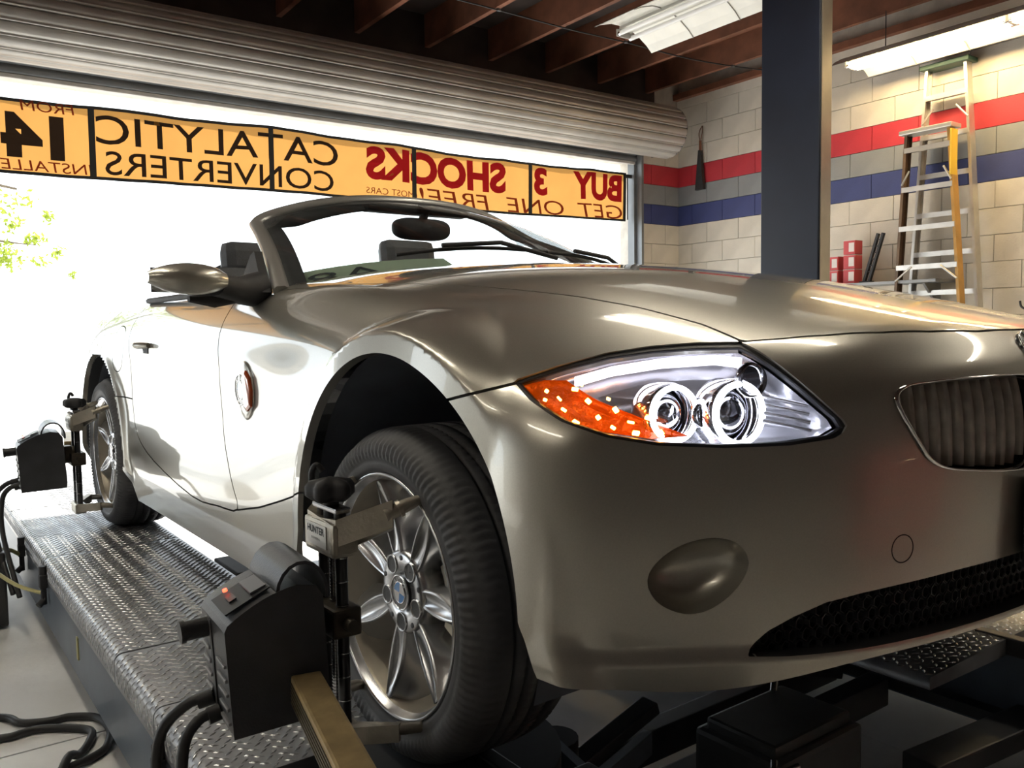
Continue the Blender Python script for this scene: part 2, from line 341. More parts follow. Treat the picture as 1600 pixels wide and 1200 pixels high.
words('BUY',4.345,3.73,2.065,2.335,'bred',.045); words('3',3.40,3.235,2.07,2.335,'bred',.045)
words('SHOCKS',2.925,1.535,2.055,2.33,'bred',.045)
words('GET  ONE  FREE!',4.355,2.02,1.895,2.03,'bbrown',-.003,.12); words('(MOST CARS',2.0,1.535,1.922,1.99,'bbrown',-.004)
words('CATALYTIC',1.29,-.475,2.118,2.315,'bblack',.006); words('CONVERTERS',1.245,-.425,1.912,2.075,'bblack',.004)
words('FROM',-.60,-.915,2.297,2.365,'bbrown',0,.1); words('14',-.665,-1.03,1.985,2.28,'bblack',.055); words('INSTALLED',-.505,-1.13,1.902,1.972,'bbrown',0,.1)
b=RB(); b.box((4.43,BY-.03,2.335),(.08,.03,.035),bev=.008); b.cyl((4.41,BY-.03,2.335),(4.41,BY-.03,1.9),.006); b.build('corner_clip','strap',bnr)
# ---------------------------------------------------------------- fluorescent lamps
def fixture(label,x,z,y0,y1,tube,n,w=.17,group=None,tilt=0):
    t=thing('fluorescent_lamp',label,'lamp',RW(x,(y0+y1)/2,CZ),group)
    prof=[(-w,-.065),(-w*.8,-.03),(-w*.45,.012),(-.055,.024),(-.05,.022),(-.05,-.002),(.05,-.002),(.05,.022),(.055,.024),(w*.45,.012),(w*.8,-.03),(w,-.065)]
    rt=lambda dx,dz:(x+dx*math.cos(tilt)-dz*math.sin(tilt),z+dx*math.sin(tilt)+dz*math.cos(tilt))
    b=RB(); 
    G=[[(rt(dx,dz)[0],y,rt(dx,dz)[1]) for dx,dz in prof] for y in np.linspace(y0,y1,9)]; b.grid(G,False)
    G2=[[(rt(dx*1.0,dz+.004)[0],y,rt(dx,dz+.004)[1]) for dx,dz in prof] for y in (y0,y1)]; b.grid(G2,False)
    t_=b.build('reflector','fixture',t)
    b=RB()
    for y in np.linspace(y0,y1,7)[1:-1]:
        for sg in (1,-1): b.tube([(rt(sg*dx,dz-.003)[0],y,rt(sg*dx,dz-.003)[1]) for dx,dz in prof[7:]],.004,5)
    b.build('stiffening_rib','fixture_dirty',t_)
    seg=(y1-y0)/n
    for k in range(n):
        for sg in (-1,1):
            a=rt(sg*.055,-.035); ya,yb=y0+seg*k+.03,y0+seg*(k+1)-.03
            b=RB(); b.cyl((a[0],ya,a[1]),(a[0],yb,a[1]),.0165,14); tb=b.build('tube',tube,t)
            b=RB()
            for yy,dd in ((ya,-1),(yb,1)): b.cyl((a[0],yy,a[1]),(a[0],yy+dd*.022,a[1]),.017,12)
            b.build('end_cap','chrome',tb)
        b=RB()
        for yy in (y0+seg*k+.006,y0+seg*(k+1)-.006): b.box((rt(0,-.022)[0],yy,rt(0,-.022)[1]),(.15,.012,.05),bev=.003)
        b.build('lamp_holder','fixture_dirty',t)
    b=RB()
    for yy in (y0+.3,y1-.3): b.cyl((x,yy,z+.0),(x,yy,CZ+.02),.004,6)
    b.build('hanger','hose',t)
    return t
fixture('lit warm white fluorescent lamp above the ladders by the block wall',4.68,2.90,.16,2.60,'tube_on',2,.26)
fixture('unlit white fluorescent lamp under the joists left of the navy column',2.67,2.91,.66,3.08,'tube_off',1,.28,tilt=-.14)
fixture('unseen fluorescent lamp added as fill over the left of the bay',-3.9,2.95,-1.6,.8,'tube_fill',1,.17)  # this and the next three are out-of-frame lamps added for fill
fixture('unseen fluorescent lamp added above the near runway for fill and fender streaks',-1.7,2.95,.2,2.6,'tube_fill',1,.17)
fixture('unseen fluorescent lamp added as fill above the bonnet of the car',.9,2.95,-.9,1.5,'tube_fill',1,.17)
fixture('unseen fluorescent lamp added as fill high over the right of the bay',3.3,2.95,-2.6,-.2,'tube_fill',1,.17)
# ---------------------------------------------------------------- ladders and things along the right wall
def ladder(name,label,x0,x1,L0,L1,R0,R1,z0,z1,mL,mR,phase,cap,brace=()):
    t=thing(name,label,'ladder',RW(x0,(L0+R0)/2,z0))
    def pt(y0,y1,z): f=(z-z0)/(z1-z0); return (x0+(x1-x0)*f,y0+(y1-y0)*f,z)
    for y0,y1,m in ((L0,L1,mL),(R0,R1,mR)):
        b=RB()
        for dx in (-.032,.032):
            pass
        P0,P1=pt(y0,y1,z0),pt(y0,y1,z1); sg=1 if y0>(L0+R0)/2 else -1
        b.add([(P[0]+dx,P[1]+dy*sg,P[2]) for P in (P0,P1) for dx,dy in ((-.04,0),(.04,0),(.04,-.022),(.034,-.022),(.034,-.004),(-.034,-.004),(-.034,-.022),(-.04,-.022))],[(i,(i+1)%8,8+(i+1)%8,8+i) for i in range(8)]+[(0,1,2,3,4,5,6,7),(8,9,10,11,12,13,14,15)]); b.build('rail',m,t)
    z=z0+phase
    while z<z1-.06:
        a,c=pt(L0,L1,z),pt(R0,R1,z); b=RB(); b.box((a[0],(a[1]+c[1])/2,z),(.085,abs(a[1]-c[1])-.01,.006)); b.box((a[0]-.04,(a[1]+c[1])/2,z-.018),(.006,abs(a[1]-c[1])-.01,.036)); b.box((a[0]+.04,(a[1]+c[1])/2,z-.012),(.006,abs(a[1]-c[1])-.01,.024)); b.build('step','alu',t); z+=.305
    if cap:
        a,c=pt(L0,L1,z1),pt(R0,R1,z1); b=RB(); b.box((a[0],(a[1]+c[1])/2,z1+.015),(.15,abs(a[1]-c[1])+.06,.035),bev=.006); b.build('top_cap',cap,t)
    for zz,w in brace:
        a,c=pt(L0,L1,zz),pt(R0,R1,zz); b=RB(); 
        for e,s in ((a,-1),(c,1)): b.tube([(e[0]-.045,e[1],zz-.12),(e[0]-.045,e[1]+s*w,zz-.015)],.008,6)
        b.build('diagonal_brace','alu',t)
    return t
ladder('step_ladder','tall aluminium stepladder leaning against the block wall, dark green top cap',5.02,5.10,2.34,2.19,1.62,1.87,FZ,2.80,'alu','alu',.20,'green',((2.50,.09),))
lf=ladder('step_ladder','shorter stepladder with orange right rail in front of the taller one',4.86,4.93,2.36,2.255,1.66,1.90,FZ,2.29,'brownrail','fibre',.40,'alu',((2.02,.06),(1.27,.13)))
b=RB(); b.box((4.90,1.872,2.10),(.09,.012,.34)); b.build('yellow_sticker','yellow',lf)
sh=RB(); sh.box((5.02,2.55,1.145),(.30,1.15,.025),bev=.003); s_=tag(sh.build('wall_shelf','shelf'),'grey steel wall shelf behind the bonnet carrying small boxes','shelf')
for y in (2.1,3.0):
    b=RB(); b.prism([(5.17,1.13),(5.17,.92),(4.92,1.13)],lambda q,t,y=y:(q[0],y+t,q[1]),-.01,.01); b.build('bracket','shelf',s_)
b=RB(); 
def cart(y,z,h,label):
    b=RB(); b.box((5.0,y,z+h/2),(.11,.108,h-.004),bev=.003); o=tag(b.build('parts_box','redbox'),label,'box','small red and white boxes on the shelf')
    b=RB(); b.box((4.9435,y-.022,z+h/2),(.003,.05,h*.62)); b.box((5.0,y,z+h-.0035),(.112,.110,.003)); b.build('white_panel','boxwhite',o)
cart(2.92,1.158,.12,'lower red and white box of the short stack beside the column'); cart(2.92,1.278,.12,'top red and white box of the short stack beside the column')
for i,w in enumerate(('bottom','middle','top')): cart(2.76,1.158+.122*i,.122,w+' red and white box of the tall stack of three')
b=RB(); 
for d in (-.025,.02):
    b.box((5.0,2.57+d,1.365),(.03,.022,.41),rot=(.30,0,0),bev=.003)
for k in range(6): b.box((5.0,2.612-.018*k-.0,1.25+.052*k),(.02,.055,.008))
b.box((5.0,2.63,1.166),(.06,.1,.016)); tag(b.build('steel_bracket','softblack'),'black ribbed steel arm leaning on the shelf beside the boxes','bracket')
t=thing('forked_stand','thin dark rod with a forked top standing by the right wall','stand',RW(4.95,1.36,FZ))
b=RB(); b.cyl((4.95,1.36,FZ),(4.95,1.36,.92),.008,8); b.build('rod','hose',t)
b=RB(); b.tube(crom([(4.95,1.40,.965),(4.95,1.39,.925),(4.95,1.36,.91),(4.95,1.33,.925),(4.95,1.32,.965)],4,False),.008,8); b.build('fork','hose',t)
b=RB(); b.cyl((4.95,1.36,FZ),(4.95,1.36,FZ+.02),.12,20); b.build('foot','hose',t)
t=thing('hanging_brush','dark narrow brush hanging from a hook in the back corner','brush',RW(5.16,4.60,2.70))
b=RB(); b.prism([(4.655,2.22),(4.545,2.22),(4.588,2.62),(4.612,2.62)],lambda q,t:(5.15+t,q[0],q[1]),-.02,.02); b.build('bristles','softblack',t)
b=RB(); b.cyl((5.15,4.60,2.60),(5.15,4.60,2.72),.014,8); b.tube(crom([(5.15,4.60,2.72),(5.16,4.625,2.80),(5.18,4.60,2.87),(5.16,4.58,2.80)],4),.005,5); b.build('handle','wood',t)
# dark red tool cabinet that stands behind the camera side of the bay
t=thing('tool_cabinet','dark red tool cabinet facing the front of the car','cabinet',RW(1.2,-3.4,FZ))
b=RB(); b.box((1.2,-3.4,FZ+.55),(1.3,.5,.9),bev=.01); b.build('body','redpaint',t)
for k in range(5): 
    b=RB(); b.box((1.2,-3.14,FZ+.22+.16*k),(1.2,.03,.145),bev=.006); d_=b.build('drawer','redpaint',t); b=RB(); b.box((1.2,-3.115,FZ+.27+.16*k),(.9,.03,.02),bev=.004); b.build('drawer_pull','chrome',d_)
for sx in (-.55,.55):
    for sy in (-.2,.2): b=RB(); b.cyl((1.2+sx-.015,-3.4+sy,FZ+.05),(1.2+sx+.015,-3.4+sy,FZ+.05),.05,16); b.build('castor','softblack',t)
# ---------------------------------------------------------------- outside
b=MB(); b.box((0,35,FZ-.06),(90,60,.1)); b.build('ground','outconc',kind='structure')
t=thing('street_tree','sunlit leafy tree outside on the left of the doorway','tree',(-2.2,14.2,FZ))
b=MB(); b.tube(crom([(-2.2,14.2,FZ),(-2.15,14.15,1.2),(-1.9,14.2,2.4),(-1.7,14.1,4.2)],4,False),[.16]*5+[.13]*5+[.09]*2+[.07],10)
for q in (((-1.95,14.2,2.1),(-1.1,14.0,2.5),(-.1,14.0,2.3),(.5,14,2.25)),((-1.9,14.2,2.5),(-.8,14.1,3.2),(.2,13.9,3.1)),((-1.8,14.1,3.2),(-.9,14.4,4.0),(.1,14.3,4.3)),((-2.0,14.1,2.2),(-2.9,14.3,3.0),(-3.6,14.0,3.4))): b.tube(crom(q,4,False),[.05-.004*i for i in range((len(q)-1)*4+1)],6)
b.build('trunk','bark',t)
b=MB()
cl_=[((-.05,14,2.05),.30,260),((.10,14,2.55),.22,60),((.42,14,2.35),.16,60),((-.05,14,2.9),.25,60),((.62,14,2.7),.12,40),((.72,14,2.15),.13,34),((.92,14,1.80),.07,14),((.35,14,2.95),.18,26),((.5,14,2.0),.12,24),((-1.2,14.1,3.2),.7,900),((-.6,14.3,4.2),.7,700),((-2.6,14.2,3.4),.8,900),((-1.9,14.2,4.6),.8,800),((-.75,13.9,2.45),.45,420)]
for c,r,n in cl_:
    for _ in range(n):
        d=rng.normal(size=3); d/=np.linalg.norm(d); p=np.array(c)+d*r*rng.random()**.5*np.array([1.2,1.2,.9]); u=rng.normal(size=3);u/=np.linalg.norm(u);w=np.cross(u,rng.normal(size=3));w/=np.linalg.norm(w); L=.035+.03*rng.random()
        b.add([p-u*L,p-w*L*.45,p+u*L,p+w*L*.45],[(0,1,2,3)])
fo=b.build('foliage','leaf',t,kind='stuff')
# ================================================================ car body surface
# ---------------------------------------------------------------- splines
def nat(xk, yk):
    xk=np.asarray(xk,float); yk=np.asarray(yk,float); n=len(xk); h=np.diff(xk)
    A=np.zeros((n,n)); A[0,0]=A[-1,-1]=1
    B=np.zeros((n,)+yk.shape[1:])
    hb=h.reshape((-1,)+(1,)*(yk.ndim-1))
    for i in range(1,n-1):
        A[i,i-1]=h[i-1]; A[i,i]=2*(h[i-1]+h[i]); A[i,i+1]=h[i]
        B[i]=6*((yk[i+1]-yk[i])/h[i]-(yk[i]-yk[i-1])/h[i-1])
    M=np.linalg.solve(A,B.reshape(n,-1)).reshape(B.shape)
    def ev(x):
        x=np.asarray(x,float); i=np.clip(np.searchsorted(xk,x)-1,0,n-2)
        t=x-xk[i]; hh=h[i]; sh=(-1,)+(1,)*(yk.ndim-1)
        t=t.reshape(sh); hh=hh.reshape(sh)
        tt=np.clip(t,-.3,hh+.3)
        return M[i]*(hh-tt)**3/(6*hh)+M[i+1]*tt**3/(6*hh)+(yk[i]/hh-M[i]*hh/6)*(hh-tt)+(yk[i+1]/hh-M[i+1]*hh/6)*tt
    return ev
def cubic2(G,u,v):
    n,m=G.shape; u=np.clip(u,1,n-2.001); v=np.clip(v,1,m-2.001)
    i=u.astype(int); j=v.astype(int); a=u-i; b=v-j
    i=np.clip(i,1,n-3); j=np.clip(j,1,m-3)
    def w(t): return (-.5*t+t*t-.5*t**3, 1-2.5*t*t+1.5*t**3, .5*t+2*t*t-1.5*t**3, -.5*t*t+.5*t**3)
    wa=w(a); wb=w(b); r=0
    for k in range(4):
        for l in range(4): r=r+wa[k]*wb[l]*G[i+k-1,j+l-1]
    return r
def smooth1(G,sig,ax):
    if sig<=0: return G
    n=int(3*sig)+1; k=np.exp(-.5*(np.arange(-n,n+1)/sig)**2); k/=k.sum()
    pad=[(0,0)]*G.ndim; pad[ax]=(n,n); P=np.pad(G,pad,mode='reflect',reflect_type='odd')
    return np.apply_along_axis(lambda a:np.convolve(a,k,'valid'),ax,P)
# ---------------------------------------------------------------- plan contours of the side wall and nose
ZL=[.15,.25,.35,.45,.55,.65,.75,.85,.95]
# front stations: fixed s, y varies with z
FS=[0,.30,.55,.72]
FY=[[-.735,-.775,-.800,-.805,-.808,-.808,-.785,-.735,-.69],
    [-.710,-.750,-.772,-.776,-.778,-.776,-.750,-.690,-.64],
    [-.640,-.680,-.698,-.702,-.702,-.695,-.655,-.590,-.53],
    [-.545,-.580,-.594,-.598,-.596,-.580,-.535,-.460,-.38]]
# side stations: fixed y, half width varies with z
SY=[-.47,-.28,0,.32,.62,.97,1.45,1.97,2.2,2.5,2.85]
SW=[[.825,.848,.860,.862,.858,.846,.815,.765,.71],
    [.850,.865,.872,.875,.874,.868,.848,.800,.74],
    [.855,.866,.874,.880,.882,.879,.866,.825,.76],
    [.845,.858,.868,.872,.868,.858,.848,.826,.77],
    [.838,.852,.860,.856,.845,.838,.838,.825,.78],
    [.836,.852,.860,.848,.834,.830,.836,.830,.79],
    [.838,.856,.864,.852,.838,.834,.842,.842,.81],
    [.842,.860,.872,.868,.858,.854,.858,.848,.81],
    [.850,.866,.878,.882,.880,.878,.872,.850,.80],
    [.860,.872,.882,.890,.892,.890,.880,.850,.79],
    [.840,.855,.865,.872,.875,.872,.860,.830,.77]]
RS=[.72,.40,0]
RY=[[3.10,3.14,3.17,3.18,3.18,3.17,3.15,3.13,3.10],
    [3.22,3.26,3.29,3.30,3.30,3.29,3.28,3.28,3.28],
    [3.25,3.29,3.32,3.33,3.33,3.32,3.32,3.33,3.34]]
YC=1.2
def build_plan():
    zf=np.arange(.10,1.06,.01)
    st=[]
    for s,ys in zip(FS,FY): e=nat(ZL,ys); st.append(np.stack([np.full(len(zf),s),e(zf)],1))
    for y,ws in zip(SY,SW): e=nat(ZL,ws); st.append(np.stack([e(zf),np.full(len(zf),y)],1))
    for s,ys in zip(RS,RY): e=nat(ZL,ys); st.append(np.stack([np.full(len(zf),s),e(zf)],1))
    st=np.stack(st)                                 # stations x z x 2
    th=np.radians(np.arange(-2,182.01,.25)); G=np.zeros((len(th),len(zf)))
    for k in range(len(zf)):
        P=st[:,k]; P=np.concatenate([[[-P[2,0],P[2,1]],[-P[1,0],P[1,1]]],P,[[-P[-2,0],P[-2,1]],[-P[-3,0],P[-3,1]]]])
        d=np.concatenate([[0],np.cumsum(np.hypot(*np.diff(P,axis=0).T)**.75)])
        e=nat(d,P); Q=e(np.linspace(0,d[-1],3000))
        t=np.unwrap(np.arctan2(Q[:,0],-(Q[:,1]-YC))); r=np.hypot(Q[:,0],Q[:,1]-YC)
        o=np.argsort(t); G[:,k]=np.interp(th,t[o],r[o])
    G=smooth1(G,2.0,0); G=smooth1(G,3.0,1)
    return G
PLAN=build_plan()
def plan(s,y,z):
    th=np.degrees(np.arctan2(s,-(y-YC))); r=np.hypot(s,y-YC)
    return r-cubic2(PLAN,(th+2)/.25,(np.clip(z,.11,1.03)-.10)/.01)
# ---------------------------------------------------------------- height field of the bonnet, shoulders and tail
HS=[0,.2,.4,.55,.7,.8,.9]
HY=[-.85,-.75,-.58,-.35,0,.35,.65,.9,1.2,1.6,2.0,2.5,3.0,3.35]
HZ=[[.745,.742,.722,.69,.62,.54,.44],
    [.802,.798,.775,.735,.665,.595,.50],
    [.855,.850,.828,.792,.730,.675,.59],
    [.905,.900,.880,.850,.800,.760,.69],
    [.960,.955,.938,.915,.880,.850,.79],
    [.995,.990,.973,.950,.920,.892,.83],
    [1.012,1.006,.990,.967,.937,.908,.84],
    [1.020,1.014,.998,.975,.945,.915,.845],
    [1.00,.998,.99,.975,.950,.920,.85],
    [.98,.98,.98,.97,.950,.925,.855],
    [.98,.98,.98,.975,.960,.935,.87],
    [1.00,1.0,.995,.985,.965,.935,.87],
    [.985,.985,.98,.97,.945,.91,.84],
    [.965,.965,.96,.945,.915,.87,.79]]
def build_h():
    ys=np.arange(-.95,3.46,.02); ss=np.arange(-.1,1.0,.02)
    S=np.array(HS); Z=np.array(HZ)
    Sx=np.concatenate([-S[2:0:-1],S]); Zx=np.concatenate([Z[:,2:0:-1],Z],1)
    A=nat(HY,Zx)(ys); B=nat(Sx,A.T)(ss).T
    B=smooth1(B,3.0,0); B=smooth1(B,2.0,1)
    return B
HG=build_h()
def hgt(s,y): return cubic2(HG,(y+.95)/.02,(s+.1)/.02)
def smax(a,b,k):
    h=np.clip(.5+.5*(a-b)/k,0,1); return b+(a-b)*h+k*h*(1-h)
def sstep(a,b,x):
    t=np.clip((x-a)/(b-a),0,1); return t*t*(3-2*t)
FA=(-.04,.385,.392)   # front arch  centre y, z, radius
RA=(2.44,.335,.372)
def arch(y,z,a):
    dz=z-a[1]; dn=np.maximum(-dz,0); dy=np.abs(y-a[0])-dn*np.where(y<a[0],.5,.2)
    return np.hypot(dy,np.maximum(dz,0))-a[2]
def field(s,y,z):
    s=np.abs(s)
    a=plan(s,y,z)
    a=a-.009*sstep(.362,.336,z)*sstep(-.40,-.52,y)            # lower lip of the bumper
    b=(z-hgt(s,y))*.85
    kb=.045+.10*sstep(-.5,.3,y)
    f=smax(a,b,kb)
    k=sstep(.66,.76,s)
    for A,w,dr in ((FA,.886,.018),(RA,.895,.0)):                # wheel arch flares, blended into the body
        d=arch(y,z,A)
        wf=w-dr*sstep(-.15,-.48,y)-.16*np.clip(d,-.03,.09)-.05*sstep(.33,.20,z)
        w_=(1-sstep(.036,.082,d))*k
        g=(s-wf)*.9
        f=np.minimum(f,f*(1-w_)+g*w_)
    return f
def grad(s,y,z,e=.0015):
    g=np.stack([field(s+e,y,z)-field(s-e,y,z),field(s,y+e,z)-field(s,y-e,z),field(s,y,z+e)-field(s,y,z-e)],-1)/(2*e)
    return g
# ---------------------------------------------------------------- surface nets over the half body, projected to the exact surface
def nets(h=.011):
    lo=np.array([-.013,-.87,.13]); n=np.array([87,390,87])
    ax=[lo[i]+h*np.arange(n[i]) for i in range(3)]
    st=3; cx=[a[::st] for a in ax]
    C=field(*np.meshgrid(*cx,indexing='ij')); near=np.abs(C)<.09
    for d in range(3):
        near=near|np.roll(near,1,d)|np.roll(near,-1,d)
    up=np.repeat(np.repeat(np.repeat(near,st,0),st,1),st,2)[:n[0],:n[1],:n[2]]
    Cu=np.repeat(np.repeat(np.repeat(C,st,0),st,1),st,2)[:n[0],:n[1],:n[2]]
    F=np.where(Cu<0,-1.,1.); I=np.argwhere(up)
    F[up]=field(ax[0][I[:,0]],ax[1][I[:,1]],ax[2][I[:,2]])
    ins=F<0
    cell=np.zeros(n-1,int); 
    for a in (0,1):
        for b in (0,1):
            for c in (0,1): cell+=ins[a:n[0]-1+a,b:n[1]-1+b,c:n[2]-1+c]
    act=(cell>0)&(cell<8); idx=-np.ones(n-1,int); A=np.argwhere(act); idx[act]=np.arange(len(A))
    V=lo+(A+.5)*h
    for it in range(6):
        f=field(*V.T); g=grad(*V.T); L=(g*g).sum(1)+1e-6
        V=V-np.clip(f/L,-.02,.02)[:,None]*g*(1 if it>1 else .8)
    N=grad(*V.T,e=.003); N/=np.linalg.norm(N,axis=1)[:,None]
    Q=[]
    for d in range(3):
        e1,e2=[(1,2),(2,0),(0,1)][d]
        s0=[slice(None)]*3; s1=[slice(None)]*3; s0[d]=slice(0,-1); s1[d]=slice(1,None)
        ch=ins[tuple(s0)]!=ins[tuple(s1)]; E=np.argwhere(ch)
        E=E[(E[:,e1]>0)&(E[:,e2]>0)&(E[:,e1]<n[e1]-1)&(E[:,e2]<n[e2]-1)]
        inn=ins[E[:,0],E[:,1],E[:,2]]
        o1=np.zeros(3,int);o1[e1]=1;o2=np.zeros(3,int);o2[e2]=1
        q=[idx[tuple((E-o).T)] for o in (o1+o2,o2,0*o1,o1)]
        q=np.stack(q,1); q[~inn]=q[~inn][:,::-1]; Q.append(q)
    Q=np.concatenate(Q); Q=Q[(Q>=0).all(1)]
    T=np.concatenate([Q[:,[0,1,2]],Q[:,[0,2,3]]])
    # orient with the normals
    fn=np.cross(V[T[:,1]]-V[T[:,0]],V[T[:,2]]-V[T[:,0]]); w=(fn*N[T].sum(1)).sum(1)<0; T[w]=T[w][:,::-1]
    return V,N,T
def clip(S,g):
    V,N,T=S; ins=g<0; c=ins[T].sum(1); out=[T[c==3]]; newV=[];newN=[]
    t1=T[c==1]; t2=T[c==2]
    def rotate(t,flag):
        k=np.argmax(flag[t],1); r=np.arange(len(t)); return np.stack([t[r,k],t[r,(k+1)%3],t[r,(k+2)%3]],1)
    t1=rotate(t1,ins); t2=rotate(t2,~ins)
    E=np.concatenate([t1[:,[0,1]],t1[:,[0,2]],t2[:,[0,1]],t2[:,[0,2]]]) if len(t1)+len(t2) else np.zeros((0,2),int)
    if len(E):
        Es=np.sort(E,1); U,inv=np.unique(Es,axis=0,return_inverse=True); inv=inv.ravel()
        a,b=U.T; t=(g[a]/(g[a]-g[b]))[:,None]
        nv=V[a]+(V[b]-V[a])*t; nn=N[a]+(N[b]-N[a])*t; nn/=np.linalg.norm(nn,axis=1)[:,None]+1e-9
        base=len(V); V=np.concatenate([V,nv]); N=np.concatenate([N,nn]); ci=inv+base; m1,m2=len(t1),len(t2)
        A,B=ci[:m1],ci[m1:2*m1]; Cc,D=ci[2*m1:2*m1+m2],ci[2*m1+m2:]
        out.append(np.stack([t1[:,0],A,B],1))
        out.append(np.stack([t2[:,1],t2[:,2],D],1)); out.append(np.stack([t2[:,1],D,Cc],1))
    T=np.concatenate(out); u,inv=np.unique(T.ravel(),return_inverse=True)
    return V[u],N[u],inv.reshape(-1,3)
def sdpoly(P,poly):
    poly=np.asarray(poly,float); d=np.full(len(P),1e9); inside=np.zeros(len(P),bool); k=len(poly)
    for i in range(k):
        a=poly[i]; b=poly[(i+1)%k]; ab=b-a; w=P-a
        t=np.clip((w@ab)/(ab@ab+1e-12),0,1); d=np.minimum(d,((w-t[:,None]*ab)**2).sum(1))
        c=(a[1]>P[:,1])!=(b[1]>P[:,1])
        xx=a[0]+(P[:,1]-a[1])*(b[0]-a[0])/((b[1]-a[1]) if b[1]!=a[1] else 1e-12)
        inside^=c&(P[:,0]<xx)
    return np.where(inside,-1,1)*np.sqrt(d)
# ================================================================ the car
car=thing('roadster_car','silver beige open two-seat sports car with lit headlight, parked on the alignment rack','car',(0,1.2,0))
def project_out(P):
    """points near the wall -> exact surface points and normals"""
    V=np.array(P,float)
    for _ in range(8):
        f=field(*V.T); g=grad(*V.T); V=V-np.clip(f/((g*g).sum(1)+1e-6),-.03,.03)[:,None]*g
    N=grad(*V.T,e=.004); N/=np.linalg.norm(N,axis=1)[:,None]
    return V,N
PH0=.2
def front_pt(ph,z):
    """surface point at plan angle ph (degrees about x=0,y=.2) and height z"""
    ph=np.radians(np.asarray(ph,float)); z=np.asarray(z,float); a=np.full(ph.shape,.45); b=np.full(ph.shape,1.25)
    for _ in range(34):
        m=(a+b)/2; i=field(m*np.sin(ph),PH0-m*np.cos(ph),z)<0; a=np.where(i,m,a); b=np.where(i,b,m)
    return np.stack([a*np.sin(ph),PH0-a*np.cos(ph),z],-1)
def pz(V): return np.stack([np.degrees(np.arctan2(np.abs(V[:,0]),PH0-V[:,1]))*.0165,V[:,2]],1)
def spz(pts): # (s,y,z) -> polygon in the (angle,z) chart
    return [(math.degrees(math.atan2(s,PH0-y))*.0165,z) for s,y,z in pts]
def surf_mesh(S,name,m,parent,mirror=0,rim=.012,weld=False,label=None):
    """panel from a clipped patch: mirror 0 = car's right side (x<0), 1 = left side, 2 = both joined at the centre"""
    V,N,T=S
    # rim turned inwards
    E=np.concatenate([T[:,[0,1]],T[:,[1,2]],T[:,[2,0]]]); Es=np.sort(E,1); u,inv,c=np.unique(Es,axis=0,return_inverse=True,return_counts=True)
    B=E[c[inv.ravel()]==1]
    if mirror==2: B=B[~((V[B[:,0],0]<.002)&(V[B[:,1],0]<.002))]
    if rim>0 and len(B):
        a,b=B.T; t=V[b]-V[a]; n=np.cross(t,(N[a]+N[b])/2); ln=np.linalg.norm(n,axis=1); k=ln>1e-9; a,b,n=a[k],b[k],n[k]/ln[k][:,None]
        base=len(V); q=len(a)
        nv=np.concatenate([V[a],V[b],V[b]-N[b]*rim,V[a]-N[a]*rim]); nn=np.concatenate([n]*4)
        r=np.arange(q); f=np.stack([base+r+q,base+r,base+r+3*q],1); f2=np.stack([base+r+q,base+r+3*q,base+r+2*q],1)
        V=np.concatenate([V,nv]); N=np.concatenate([N,nn]); T=np.concatenate([T,f,f2])
    Vs,Ns,Ts=[],[],[]; off=0
    for sgn in ((-1,) if mirror==0 else (1,) if mirror==1 else (-1,1)):
        W=V*np.array([sgn,1,1]); Q=N*np.array([sgn,1,1]); t=T if sgn>0 else T[:,::-1]
        Vs.append(W);Ns.append(Q);Ts.append(t+off);off+=len(V)
    V=np.concatenate(Vs);N=np.concatenate(Ns);T=np.concatenate(Ts)
    me=bpy.data.meshes.new(name); me.vertices.add(len(V)); me.vertices.foreach_set('co',V.ravel().astype('f'))
    me.loops.add(3*len(T)); me.loops.foreach_set('vertex_index',T.ravel().astype('i')); me.polygons.add(len(T))
    me.polygons.foreach_set('loop_start',np.arange(0,3*len(T),3,dtype='i')); me.polygons.foreach_set('loop_total',np.full(len(T),3,'i'))
    me.update(calc_edges=True); me.polygons.foreach_set('use_smooth',np.ones(len(T),bool)); me.validate()
    me.normals_split_custom_set_from_vertices([tuple(x) for x in N]); me.materials.append(M[m])
    return link(name,me,parent,label=label)
S0=nets(.0105)
S0=clip(S0,-(S0[0][:,0]-1e-6))
# wheel openings
for A in (FA,RA): S0=clip(S0,np.where(S0[0][:,0]>.55,-arch(S0[0][:,1],S0[0][:,2],A),-1.))
# underside edge
def zbot(V):
    s,y,z=V.T
    e=nat([-1,0,.08,.33,.52,.69,.76,.85,2],[.336,.336,.336,.331,.320,.298,.302,.312,.312])(s)
    return np.where(y<-.3,e,.185+.03*sstep(2.4,3.2,y))
S0=clip(S0,zbot(S0[0])-S0[0][:,2])
# cockpit opening
COCK=[(-.1,.655),(.2,.665),(.36,.71),(.55,.775),(.685,.87),(.712,.98),(.72,1.5),(.715,1.95),(.62,2.10),(.3,2.14),(-.1,2.14)]
top=S0[0][:,2]>.72
S0=clip(S0,np.where(S0[0][:,2]>.80,-sdpoly(S0[0][:,:2],COCK),-1.))
GAP=.0024
def split(S,fn,gap=GAP):
    g=fn(S[0]); a=clip(S,g+gap); g=fn(S[0]); return a,clip(S,gap-g)
HOOD=[(-.2,-.733),(0,-.733),(.12,-.729),(.24,-.710),(.34,-.684),(.43,-.650),(.50,-.612),(.545,-.578),(.534,-.49),(.540,-.353),(.561,-.211),(.596,-.059),(.632,.111),(.668,.30),(.695,.50),(.712,.70),(.715,.86),(.685,.86),(.55,.765),(.36,.70),(.2,.655),(0,.645),(-.2,.645)]
def f_hood(V): return np.where(V[:,2]>.66,sdpoly(V[:,:2],HOOD),.3)
hood,R=split(S0,f_hood)
